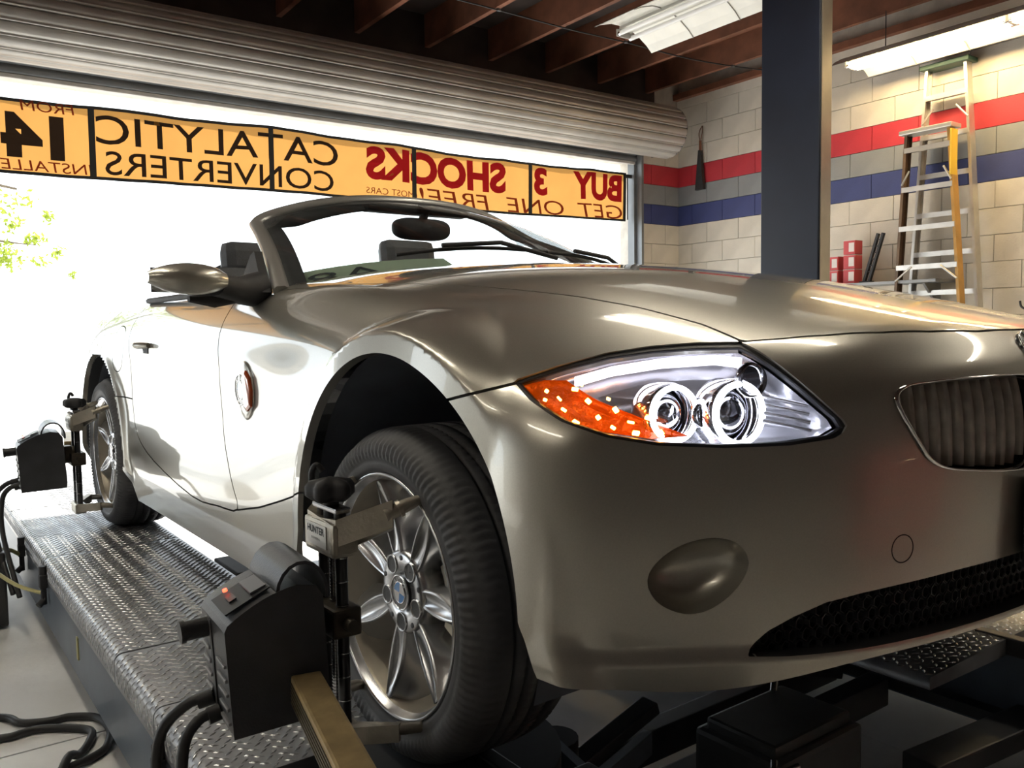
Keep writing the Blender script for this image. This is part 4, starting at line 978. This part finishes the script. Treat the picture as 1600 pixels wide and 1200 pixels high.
# ---------------------------------------------------------------- wheels
def make_wheel(cx,cy,cz,spin=0):
    """built for the car's right side: outside faces -x"""
    o=(cx,cy,cz); X=lambda h,r,a:(cx-h,cy+r*math.cos(a),cz+r*math.sin(a))
    prof=[(.2315,-.006),(.236,.003),(.243,.006),(.252,.0075),(.258,.0075),(.262,.011),(.275,.0125),(.288,.009),(.296,.002),(.301,-.004),(.3065,-.011),(.311,-.017),(.3145,-.026),(.3165,-.040),(.317,-.056),(.317,-.058),(.3105,-.0585),(.3105,-.0655),(.317,-.066),(.3175,-.085),(.3175,-.0855),(.311,-.086),(.311,-.094),(.3175,-.0945),(.3175,-.118),(.311,-.1185),(.311,-.127),(.3175,-.1275),(.317,-.155),(.3105,-.1555),(.3105,-.1625),(.317,-.163),(.3155,-.182),(.3125,-.196),(.306,-.208),(.29,-.222),(.27,-.226),(.25,-.222),(.232,-.212)]
    NS=468; G=[]
    for i in range(NS):
        a=2*PI*i/NS; ph=i%4; row=[]
        for r,h in prof:
            rr=r; sh=0
            if r>.309 and (-.056<h<-.006 or -.21<h<-.163): rr=r-(.0026 if ph==0 else 0); sh=.35*(h+.01)
            elif .3165<r and ph==2 and (-.118<h<-.066 or -.156<h<-.127): rr=r-.003; sh=-.3*(h+.1)
            elif .270<r<.297 and h>0: h=h+(.0022 if ph<2 else -.0012)
            aa=a+sh; row.append(X(h,rr,aa))
        G.append(row)
    b=MB(); b.grid(G,True,closeu=True); ty=b.build('tyre','tyre',car)
    # raised lettering on the sidewall: plain block marks around the bead
    b=MB(); b.lathe([(.2335,-.012),(.2335,.002),(.2320,.0045),(.2285,.0045),(.2265,.001),(.2235,-.006),(.2195,-.012)],o,'x',96,True,-1); b.build('rim_lip','alloy',ty)
    b=MB(); b.lathe([(.2195,-.012),(.2165,-.02),(.2150,-.05),(.205,-.075),(.198,-.12),(.202,-.20)],o,'x',72,True,-1); b.build('rim_barrel','alloy_in',ty)
    # seven spokes
    for k in range(7):
        a0=math.radians(23+spin+k*360/7); G=[]
        for t in np.linspace(0,1,17):
            r=.050+.166*t; w=.0125+.0125*math.sin(PI*min(1,max(0,t*.92+.02)))**1.3-.006*t; hh=-.030+.006*t+.012*t*t
            gro=.013*math.sin(PI*min(1,max(0,(t-.10)/.88)))**.7; wf=.020+.050*t**1.4
            row=[]
            for x_,d in ((-wf,-.060),(-(w+wf)/2,-.024),(-w*1.12,-.007),(-w,-.0008),(-w*.84,0),(-w*.70,-.003),(-w*.45,-gro*.8),(0,-gro),(w*.45,-gro*.8),(w*.70,-.003),(w*.84,0),(w,-.0008),(w*1.12,-.007),((w+wf)/2,-.024),(wf,-.060)):
                row.append(X(hh+d,math.hypot(r,x_),a0+math.atan2(x_,r)))
            G.append(row)
        b=MB(); b.grid(G,True); b.build('spoke','alloy',ty)
    b=MB(); b.lathe([(.005,-.034),(.034,-.034),(.038,-.027),(.072,-.0272),(.079,-.031),(.083,-.045),(.083,-.075)],o,'x',60,True,-1); hub=b.build('hub','alloy',ty)
    for k in range(5):
        a=math.radians(55+spin+72*k); c=X(-.0255,.0580,a)
        b=MB(); prof2=[(.0195,-.012),(.0192,.0006),(.0172,.0012),(.0155,-.0012),(.0150,-.012)]
        b.lathe(prof2,c,'x',20,True,-1); b.build('bolt_rim','alloy',ty)
        b=MB(); b.lathe([(.0158,-.0006),(.009,-.0010),(.001,-.0010)],c,'x',12,False,-1); b.build('bolt_hole','black',ty)
        a2=a+math.radians(36); c=X(-.0262,.067,a2); b=MB(); b.lathe([(.0052,0),(.0036,.0006),(.0005,.0006)],c,'x',12,True,-1); b.build('small_hole','black',ty)
    e=wheel_badge(X,ty,spin)
    b=MB(); b.lathe([(.05,-.10),(.152,-.10),(.155,-.104),(.155,-.122),(.05,-.122)],o,'x',48,True,-1); b.build('brake_disc','steel_dark',ty)
    b=MB()
    for i in range(7):
        a=math.radians(150+10*i)
    G=[[X(h,r,math.radians(145+12*i)) for r,h in ((.11,-.06),(.165,-.06),(.172,-.075),(.172,-.13),(.10,-.13),(.10,-.075))] for i in range(6)]
    b.grid(G,False,closev=True); b.add(G[0],[tuple(range(6))]); b.add(G[-1],[tuple(range(6))]); b.build('brake_calliper','castgold',ty)
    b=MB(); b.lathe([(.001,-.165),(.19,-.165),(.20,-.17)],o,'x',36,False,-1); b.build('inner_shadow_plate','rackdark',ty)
    return ty
def wheel_badge(X,ty,spin):
    c=Vector(X(-.026,0,0)); n=Vector((-1,0,0)); r=.034
    u=Vector((0,0,1)); w=u.cross(n)
    b=MB(); b.cyl(c-n*.006,c+n*.003,r,36); b.build('centre_cap','logo_black',ty)
    b=MB(); b.tube([c+n*.003+(u*math.cos(2*PI*i/36)+w*math.sin(2*PI*i/36))*r*.96 for i in range(36)],r*.06,6,closed=True); b.tube([c+n*.0034+(u*math.cos(2*PI*i/36)+w*math.sin(2*PI*i/36))*r*.60 for i in range(36)],r*.04,6,closed=True); b.build('cap_ring','chrome',ty)
    for q,mm,nm in ((0,'logo_white','cap_white_quarter'),(1,'logo_blue','cap_blue_quarter')):
        b=MB()
        for h in (0,1): disc(b,c+n*.0042,n,r*.60,10,PI/2*(q+2*h)+.15,PI/2*(q+2*h+1)+.15)
        b.build(nm,mm,ty)
    b=MB()
    for ch,a in (('B',-.75),('M',0),('W',.75)):
        vs,fs=textmesh(ch,r*.42); ca,sa=math.cos(a),math.sin(a)
        b.add([c+n*.0038+(u*ca+w*sa)*(r*.79+v[1])+(w*ca-u*sa)*v[0] for v in vs],fs)
    b.build('cap_lettering','logo_white',ty)
w0=make_wheel(-.8527,0,.317)
def tree(o):
    return [c for c in o.children]
def dup_child(o,mw,parent):
    """copy a part of the car and its own pieces with an extra world transform"""
    c=o.copy(); COL.objects.link(c); c.parent=parent; c.matrix_parent_inverse=o.matrix_parent_inverse.copy() if parent==o.parent else Matrix.Identity(4)
    return c
for off,flip in (((-.008,2.495,0),False),((0,0,0),True),((.008,2.495,0),True)):
    c=w0.copy(); COL.objects.link(c); c.parent=car; c.matrix_parent_inverse=w0.matrix_parent_inverse.copy()
    c.matrix_basis=Matrix.Translation(Vector(off))@(Matrix.Rotation(PI,4,'Z') if flip else Matrix.Identity(4))
    for g in w0.children:
        d=g.copy(); COL.objects.link(d); d.parent=c; d.matrix_parent_inverse=g.matrix_parent_inverse.copy()
# ================================================================ alignment rack
RY0,RY1=-1.15,4.3
def treads(b,x0,x1,y0,y1,px=.0285):
    j=0; y=y0+.012
    while y<y1-.008:
        i=0; x=x0+.010+(px/2 if j%2 else 0)
        while x<x1-.008:
            a=(PI/4 if (i+j//1)%2 else -PI/4)*.72; L,w,h=.0118,.0032,.0018; c,s=math.cos(a),math.sin(a)
            P=[(-L,0),(0,-w),(L,0),(0,w)]; T=[(-L*.45,0),(0,-w*.35),(L*.45,0),(0,w*.35)]
            b.add([(x+c*p[0]-s*p[1],y+s*p[0]+c*p[1],0) for p in P]+[(x+c*p[0]-s*p[1],y+s*p[0]+c*p[1],h) for p in T],[(4,5,6,7)]+[(k,(k+1)%4,4+(k+1)%4,4+k) for k in range(4)])
            i+=1; x+=px
        j+=1; y+=.0165
def runway(sd,label):
    t=thing('alignment_runway',label,'runway',(sd*.92,1.6,FZ),'runways of the alignment rack')
    XO,XI=1.165,.685
    secs=((.10,.507,XO,XI),(.513,.895,XO,XI),(.905,2.075,XO,XI),(2.085,3.13,XO,XI),(3.14,RY1,XO,XI))
    if sd>0: secs=secs+((-.45,-.12,XO,.30),)
    for y0,y1,xo,xi in secs:
        # folded plate: flat top, rounded outer edge and a turned-down lip
        pr=[(xi,-.03),(xi,0),(xo-.022,0)]+[(xo-.022+.022*math.sin(a),-.022+.022*math.cos(a)) for a in np.linspace(.2,PI/2,6)]+[(xo,-.075),(xo-.006,-.075)]
        b=MB(); b.grid([[(sd*x,y,z) for x,z in pr] for y in (y0,y1)],True)
        for y in (y0,y1): b.add([(sd*x,y,z) for x,z in pr]+[(sd*(xo-.03),y,-.06)],[tuple(range(len(pr)+1))])
        dp=b.build('deck_plate','plate',t)
        b=MB(); v0=len(b.v); treads(b,xi+.004,xo-.016,y0,y1)
        if y0<3.2: 
            e=MB(); treads(e,0,.085,y0,y1); Wr=xo-.016; q=[]
            for (u,y,h) in e.v: # wrap on the rounded edge
                arc=.022*PI/2
                if u<arc: a=u/.022; q.append((xo-.022+(.022+h)*math.sin(a),y,-.022+(.022+h)*math.cos(a)))
                else: q.append((xo+h,y,-.022-(u-arc)))
            b.add([(x,y,z) for x,y,z in q],e.f)
        b.v=[(sd*x,y,z) for x,y,z in b.v]; b.build('tread_lugs','lug',dp,kind='stuff')
    # side rails
    b=MB(); b.box((sd*(XO-.012),(RY0+RY1)/2,-.15),(.016,RY1-RY0,.20)); b.box((sd*(XI+.008),(RY0+RY1)/2,-.14),(.016,RY1-RY0,.20)); b.box((sd*.925,(RY0+RY1)/2,-.235),(.45,RY1-RY0,.02)); b.build('side_rail','rack',t)
    b=MB(); b.box((sd*(XI-.02),(RY0+RY1)/2,-.20),(.05,RY1-RY0,.03)); b.build('jack_rail','rackdark',t)
    # feet down to the floor
    for y in (-.9,.9,2.6,4.1):
        b=MB(); b.box((sd*.92,y,(FZ-.245)/2),(.30,.16,-.245-FZ),bev=.006); b.build('support_foot','rackdark',t)
    # recessed front bay with the turnplate
    b=MB(); b.box((sd*.925,-.525,-.045),(.46,1.25,.02)); b.box((sd*(XO-.03),-.525,-.02),(.05,1.25,.05),bev=.004); b.box((sd*(XI+.02),-.525,-.02),(.035,1.25,.05),bev=.004); b.box((sd*.925,-1.13,.03),(.46,.04,.11),bev=.006); b.build('turnplate_bay','rackdark',t)
    b=MB(); b.cyl((sd*.755,-.02,-.035),(sd*.755,-.02,-.001),.235,48); b.build('turnplate','rackdark',t)
    b=MB(); b.box((sd*.755,-.29,-.012),(.38,.10,.02),bev=.004); b.box((sd*.755,.275,-.012),(.4,.06,.02),bev=.004); b.build('bridge_plate','rackdark',t)
    for y,dz in ((.43,-.10),(2.02,-.07),(2.62,-.08)):
        b=MB(); x=sd*(XO+.012); b.box((x,y,dz),(.026,.035,.05),bev=.004); b.cyl((x+sd*.0,y,dz+.02),(x,y,dz+.055),.013,12); b.cyl((x,y,dz-.02),(x,y,dz-.085),.010,10); b.cyl((x,y,dz-.07),(x+sd*.02,y-.01,dz-.085),.012,10); b.build('air_fitting','softblack',t)
    b=MB(); b.box((sd*(XO-.002),1.45,-.15),(.004,.02,.07)); b.build('yellow_mark','yellow_faded',t)
    return t
runway(-1,'near dark steel runway with raised tread plate under the right wheels')
runway(1,'far runway of the rack under the left wheels, mostly hidden by the bumper')
# rolling jack bridging the runways under the nose
t=thing('rolling_jack','black bridge jack hanging between the runways below the bumper','jack',(0,-.25,FZ))
for yy,zz in ((.02,-.20),(-.14,-.22)):
    b=MB(); b.box((0,yy,zz),(1.26,.06,.08),bev=.005); b.build('cross_beam','rackdark',t)
b=MB(); b.box((-.06,-.30,-.165),(.30,.22,.21),bev=.012); b.box((-.06,-.30,-.05),(.27,.18,.03),bev=.008); bd=b.build('jack_body','rackdark',t)
b=MB(); b.tube(crom([(.03,-.22,-.045),(.07,-.20,-.005),(.13,-.19,.0),(.18,-.19,-.03)],5,False),.009,8); b.build('lifting_hook','steel',bd)
for sx in (-1,1):
    b=MB(); b.box((sx*.38,-.04,-.13),(.40,.05,.03),rot=(0,sx*.30,0),bev=.004); b.build('scissor_arm','rackdark',t)
    b=MB(); b.cyl((sx*.50,-.06,-.10),(sx*.50,-.06,-.045),.05,18); b.build('lift_pad','softblack',t)
b=MB(); b.box((.47,-.50,-.185),(.50,.09,.05),rot=(0,0,-.12),bev=.005); b.build('front_tie_bar','rackdark',t)
b=MB(); b.box((-.52,-.10,-.065),(.02,.22,.05),rot=(0,0,-.2)); b.box((-.43,-.20,-.065),(.20,.02,.05),rot=(0,0,.3)); b.build('angle_bracket','rack',t)
b=MB(); b.tube(crom([(-.20,-.39,-.06),(-.23,-.42,-.10),(-.18,-.45,-.13)],4,False),.008,6); b.cyl((-.23,-.415,-.07),(-.17,-.425,-.065),.006,8); b.build('release_lever','steel',t)
# far cross box between the runways by the rear jack
t=thing('rear_jack','black box section jack between the runways beside the sill','jack',(-.2,1.35,FZ))
b=MB(); b.box((-.18,1.33,-.12),(.92,.26,.16),bev=.008); b.build('beam','rackdark',t)
b=MB(); b.box((-.585,1.62,-.055),(.13,.26,.07),bev=.006); b.build('end_box','rackdark',t)
# box with hoses at the far end of the near runway
t=thing('control_box','dark control box with thin hoses beside the near runway','control box',(-1.42,2.75,FZ))
b=MB(); b.box((-1.42,2.72,-.19),(.34,.55,.30),bev=.01); b.build('case','rackdark',t)
b=MB(); b.tube(crom([(-1.18,2.62,-.10),(-1.24,2.55,-.05),(-1.32,2.5,-.05),(-1.40,2.55,-.04)],4,False),.008,6); b.tube(crom([(-1.18,2.05,-.12),(-1.25,2.15,-.10),(-1.33,2.35,-.06),(-1.42,2.52,-.06)],4,False),.007,6); b.build('hose','yellow_faded',t)
# hose on the floor
hz=FZ+.012
P=[(-1.55,1.62,hz),(-1.37,1.53,hz),(-1.328,1.454,hz),(-1.281,1.420,hz),(-1.235,1.405,hz),(-1.197,1.40,hz),(-1.137,1.345,hz),(-1.121,1.239,hz),(-1.147,1.139,hz),(-1.184,1.095,hz),(-1.25,1.06,hz+.004),(-1.33,1.03,hz),(-1.42,.98,hz)]
b=MB(); b.tube(crom(P,6,False),.0115,10); tag(b.build('floor_hose','hose'),'outer loop of black hose lying on the concrete beside the runway','hose')
P=[(-1.60,1.47,hz),(-1.385,1.374,hz),(-1.33,1.372,hz),(-1.285,1.37,hz),(-1.215,1.322,hz),(-1.168,1.262,hz),(-1.185,1.19,hz),(-1.22,1.13,hz),(-1.255,1.075,hz+.026),(-1.30,.99,hz),(-1.35,.9,hz)]
b=MB(); b.tube(crom(P,6,False),.0115,10); tag(b.build('floor_hose','hose'),'inner loop of black hose lying on the concrete, nested in the larger loop','hose')
# ================================================================ wheel clamps and sensor heads
def wheel_clamp(label,y0,dx=0):
    t=thing('wheel_clamp',label,'wheel clamp',(-.96+dx,y0,.317),'wheel clamps')
    X=lambda x,y,z:(x+dx,y+y0,z)
    for yy in (-.036,.036):
        b=MB(); b.cyl(X(-.965,yy,.075),X(-.965,yy,.506),.011,14)
        b.build('guide_rod','black_steel',t)
        b=MB()
        for k in range(9): b.cyl(X(-.965,yy,.115+.043*k),X(-.965,yy,.117+.043*k),.0118,12)
        b.build('scale_mark','steel',t)
    b=MB(); b.cyl(X(-.965,0,.09),X(-.965,0,.54),.006,10)
    for k in range(60): b.cyl(X(-.965,0,.12+.006*k),X(-.965,0,.1225+.006*k),.0075,8)
    b.build('lead_screw','steel',t)
    # upper casting: sleeve block with two arms to the rim
    b=MB(); b.box(X(-.967,0,.452),(.05,.125,.062),bev=.008)
    for s in (-1,1):
        b.prism([(-.045*s,-.99),(.0,-.955),(.045*s,-.942),(.110*s,-.898),(.124*s,-.908),(.060*s,-.985)],lambda q,tt:X(q[1],q[0],tt+.55*max(0,abs(q[0])-.03)),.426,.474)
    uc=b.build('upper_casting','castgold',t)
    b=MB(); b.box(X(-.9925,.005,.455),(.003,.085,.040)); lp=b.build('maker_plate','label',uc)
    vs,fs=textmesh('HUNTER',.018,bold=.0004); b=MB(); b.add([X(-.9945,.005-v[0],.463+v[1]) for v in vs],fs); vs,fs=textmesh('ENGINEERING',.006); b.add([X(-.9945,.005-v[0],.448+v[1]) for v in vs],fs); b.build('lettering','ink',uc)
    for s in (-1,1):
        b=MB(); P=[X(-.915,.110*s,.498),X(-.88,.121*s,.512),X(-.852,.129*s,.522)]; b.tube(P,[.013,.012,.008],12); b.cyl(X(-.893,.117*s,.506),X(-.887,.119*s,.509),.0155,12); b.build('rim_pin','castgold',t)
        b=MB(); P=[X(-.90,.108*s,.112),X(-.87,.114*s,.108),X(-.852,.118*s,.104)]; b.tube(P,[.012,.011,.009],12); b.build('rim_pin','castgold',t)
    b=MB(); b.box(X(-.965,0,.095),(.042,.105,.04),bev=.006)
    for s in (-1,1): b.prism([(-.03*s,-.982),(.0,-.95),(.04*s,-.945),(.112*s,-.895),(.122*s,-.905),(.05*s,-.982)],lambda q,tt:X(q[1],q[0],tt+.15*abs(q[0])),.075,.107)
    b.build('lower_casting','castgold',t)
    b=MB(); b.box(X(-.965,0,.303),(.055,.115,.052),bev=.006); b.cyl(X(-.965,0,.303),X(-1.03,0,.300),.016,16); b.cyl(X(-.965,-.0575,.303),X(-.965,-.078,.303),.011,12); b.build('centre_block','castdark',t)
    # knob with lobes on top
    b=MB(); G=[]
    for i in range(36):
        a=2*PI*i/36; r=.040+.007*math.cos(5*a); G.append([X(-.965+math.cos(a)*r*f,math.sin(a)*r*f,z) for f,z in ((.25,.512),(.75,.515),(1,.524),(1,.540),(.85,.549),(.3,.555),(.02,.555))])
    b.grid(G,True,closeu=True); b.cyl(X(-.965,0,.478),X(-.965,0,.514),.014,16); b.build('knob','softblack',t)
    b=MB(); b.tube(crom([X(-.965,.040,.505),X(-.972,.056,.52),X(-.975,.060,.555),X(-.968,.052,.572),X(-.96,.045,.56)],4,False),.006,6); b.build('safety_hook','softblack',t)
    b=MB(); b.box(X(-.965,0,.502),(.03,.100,.010),bev=.003); b.build('top_bridge','steel',t)
    return t
def sensor_head(label,y0,dx=0,bar=True,dz=0):
    t=thing('sensor_head',label,'sensor head',(-1.10+dx,y0,.28+dz),'alignment sensor heads')
    R=Matrix.Translation((-1.095+dx,y0,.285+dz))@Matrix.Rotation(-.05,4,'Y')@Matrix.Rotation(math.radians(-4),4,'Z')
    X=lambda x,y,z:R@Vector((x,y,z))
    # casing profile in x (out is -x) and z: curved sloping top
    pr=[(-.082,-.118),(.078,-.122),(.082,-.10),(.082,.085)]+[(.07,.105),(.04,.112)]+[(.04-.118*s,.112-.036*s*s-.006*s) for s in np.linspace(.15,1,8)]+[(-.083,.060)]
    b=MB(); b.prism(pr,lambda q,tt:X(q[0],tt,q[1]),-.080,.080)
    me=b.build('casing','blackglossy',t); bv=me.modifiers.new('bevel','BEVEL'); bv.width=.006; bv.segments=3; bv.limit_method='ANGLE'; bv.angle_limit=.6
    b=MB(); b.prism([(-.085,-.118),(-.0845,.056),(-.0805,.056),(-.0805,-.118)],lambda q,tt:X(q[0],tt,q[1]),.010,.022); b.build('seam','softblack',me)
    for k in range(5):
        for yy,w in ((-.045,.052),(.052,.042)):
            b=MB(); b.box((0,0,0),(.008,w,.0055),mx=R@Matrix.Translation((-.083,yy,-.095+.024*k)),bev=.0015); b.build('cooling_rib','rib',me)
    b=MB(); b.prism([(-.074,.0805),(.0,.1115),(.0,.114),(-.076,.083)],lambda q,tt:X(q[0],tt,q[1]),-.062,.030); pn=b.build('control_panel','screen',me)
    b=MB(); b.prism([(-.030,.1035),(-.004,.112),(-.004,.1150),(-.030,.1065)],lambda q,tt:X(q[0],tt,q[1]),-.05,.02); b.build('display','label_dim',pn)
    b=MB(); b.prism([(-.060,.090),(-.048,.095),(-.048,.0975),(-.060,.0925)],lambda q,tt:X(q[0],tt,q[1]),-.03,.0); b.build('button','black',pn)
    b=MB(); c=X(-.054,.018,.0965); b.cyl(c,c+R.to_3x3()@Vector((-.001,0,.004)),.004,10); b.build('indicator_light','redled',pn)
    # hand grip
    b=MB(); rows=[]
    for q in np.linspace(-.078,.078,9):
        rows.append([X(.048+.046*math.cos(a)*1.0,q,.092+.058*math.sin(a)) for a in np.linspace(-.25,PI+.15,12)])
    b.grid(rows,True); rows2=[[X(.048+.040*math.cos(a),q,.092+.052*math.sin(a)) for a in np.linspace(-.25,PI+.15,12)] for q in np.linspace(-.078,.078,9)]; b.grid(rows2,True)
    for r0,r1 in ((rows[0],rows2[0]),(rows[-1],rows2[-1])): b.grid([r0,r1],False)
    b.build('hand_grip','blackglossy',t)
    b=MB(); a=X(-.08,.045,.035); e=X(-.125,.045,.035); b.cyl(a,e,.017,18); b.cyl(X(-.12,.045,.035),X(-.128,.045,.035),.0195,18); b.build('plug','black',t)
    b=MB(); b.cyl(X(.08,.02,.012),X(.125,.02,.012),.019,18); b.box(X(.10,.02,.012),(.03,.05,.05),bev=.006); b.build('mounting_shaft','castdark',t)
    b=MB(); s=[X(-.084,.035,-.085),X(-.13,.05,-.095),X(-.175,.06,-.15),X(-.185,.02,-.28),X(-.15,-.14,-.5)]
    s2=[X(-.084,.0,-.10),X(-.12,.0,-.105),X(-.15,-.01,-.15),X(-.16,-.05,-.28),X(-.13,-.2,-.5)]
    for q in (s,s2):
        b.tube(crom(q,5,False),.0095,10); b.cyl(q[0],q[0]+(q[1]-q[0])*.55,.014,12)
    b.build('cable','hose',t)
    if bar:
        y1=-.60
        b=MB(); b.box((0,0,0),(.050,.50,.052),mx=Matrix.Translation((-1.112+dx,y0-.335,.224+dz))@Matrix.Rotation(-.21,4,'Z')@Matrix.Rotation(.0,4,'X'),bev=.005); ba=b.build('toe_arm','tan',t)
        b=MB()
        for k in range(5): b.box((0,0,0),(.002,.49,.0035),mx=Matrix.Translation((-1.112+dx,y0-.335,.224+dz))@Matrix.Rotation(-.21,4,'Z')@Matrix.Translation((-.0255,0,-.018+.008*k)))
        b.build('grip_line','castdark',ba)
        b=MB(); b.box((-1.175+dx,y0-.63,.224+dz),(.09,.12,.10),rot=(0,0,-.21),bev=.012); b.build('toe_camera','blackglossy',t)
    else:
        b=MB(); b.box((0,0,0),(.045,.42,.05),mx=Matrix.Translation((-1.04+dx+.10,y0+.30,.31+dz))@Matrix.Rotation(-.15,4,'Z'),bev=.005); b.build('toe_arm','tan',t)
    return t
wheel_clamp('cast metal wheel clamp on the front wheel, black knob on top',0)
sensor_head('black sensor head clamped to the front wheel, tan arm pointing forward',0)
wheel_clamp('dark wheel clamp on the rear wheel, near the doorway',2.495,-.008)
sensor_head('black sensor head clamped to the rear wheel at the far end of the runway',2.495,-.01,False,.03)
# ---------------------------------------------------------------- paper on the dashboard
def wp(u,f,off):
    a,b_=wbase(u),wtop(u); p=a.lerp(b_,f); return p+Vector((0,.55,-.45)).normalized()*off
b=MB(); pl=[[wp(u,f,.045-.03*f) for f in (.06,.20,.34)] for u in np.linspace(-.90,-.28,7)]
pl=[[wp(u,.05+(.22-.06*(u+.9))*t,.05) for t in (0,.5,1)] for u in np.linspace(-.90,-.25,8)]
b.grid(pl,True); pp=b.build('dash_paper','paper'); tag(pp,'pale green paper with large dark characters lying inside the windscreen','paper')
vs,fs=textmesh('8A',.12,align='LEFT'); m0=vs.min(0)
def pfn(v): u=-.86+(v[0]-m0[0])*2.2; return wp(u,.085+(v[1]-m0[1])*1.45,.046)
b=MB(); b.add([pfn(v) for v in vs],fs); b.build('printed_characters','ink',pp)
# ================================================================ pieces that stand apart become parts of their own
def islands(me):
    n=len(me.vertices); par=np.arange(n); E=np.empty(len(me.edges)*2,'i'); me.edges.foreach_get('vertices',E); E=E.reshape(-1,2)
    while True:
        m=np.minimum(par[E[:,0]],par[E[:,1]]); q=par.copy(); np.minimum.at(q,E[:,0],m); np.minimum.at(q,E[:,1],m); q=q[q]
        if (q==par).all(): break
        par=q
    u,inv=np.unique(par,return_inverse=True); return len(u),inv.ravel()
users={}
for o in list(SC.objects):
    if o.type=='MESH' and o.get('kind') is None and o.get('category') is None and o.parent is not None: users.setdefault(o.data.name,[]).append(o)
for mn,us in users.items():
    me=bpy.data.meshes[mn]
    if len(me.vertices)>6000: continue
    k,isl=islands(me)
    if k<2 or k>400: continue
    co=np.empty(len(me.vertices)*3,'f'); me.vertices.foreach_get('co',co); co=co.reshape(-1,3).astype(float)
    lo=np.full((k,3),np.inf); hi=np.full((k,3),-np.inf); np.minimum.at(lo,isl,co); np.maximum.at(hi,isl,co); size=(hi-lo).max(1)
    gap=np.sqrt((np.maximum(0,np.maximum(lo[:,None]-hi[None],lo[None]-hi[:,None]))**2).sum(2)); near=gap<=np.maximum(.0202,.505*np.maximum(size[:,None],size[None]))
    grp=np.arange(k)
    for _ in range(k):
        g2=np.array([grp[near[i]].min() for i in range(k)]); g2=g2[g2]
        if (g2==grp).all(): break
        grp=g2
    ids=np.unique(grp)
    if len(ids)<2: continue
    V=[tuple(c) for c in co]; F=[(tuple(p.vertices),p.use_smooth) for p in me.polygons]; meshes=[]
    for g in ids:
        keep=[f for f in F if grp[isl[f[0][0]]]==g]; vs=sorted({i for f in keep for i in f[0]}); mp={v:i for i,v in enumerate(vs)}
        m2=bpy.data.meshes.new(us[0].name.split('.')[0]); m2.from_pydata([V[i] for i in vs],[],[tuple(mp[i] for i in f[0]) for f in keep]); m2.polygons.foreach_set('use_smooth',[f[1] for f in keep])
        for mt in me.materials: m2.materials.append(mt)
        m2.update(); meshes.append(m2)
    for o in us:
        for m2 in meshes[1:]:
            c=o.copy(); c.data=m2; COL.objects.link(c)
        o.data=meshes[0]
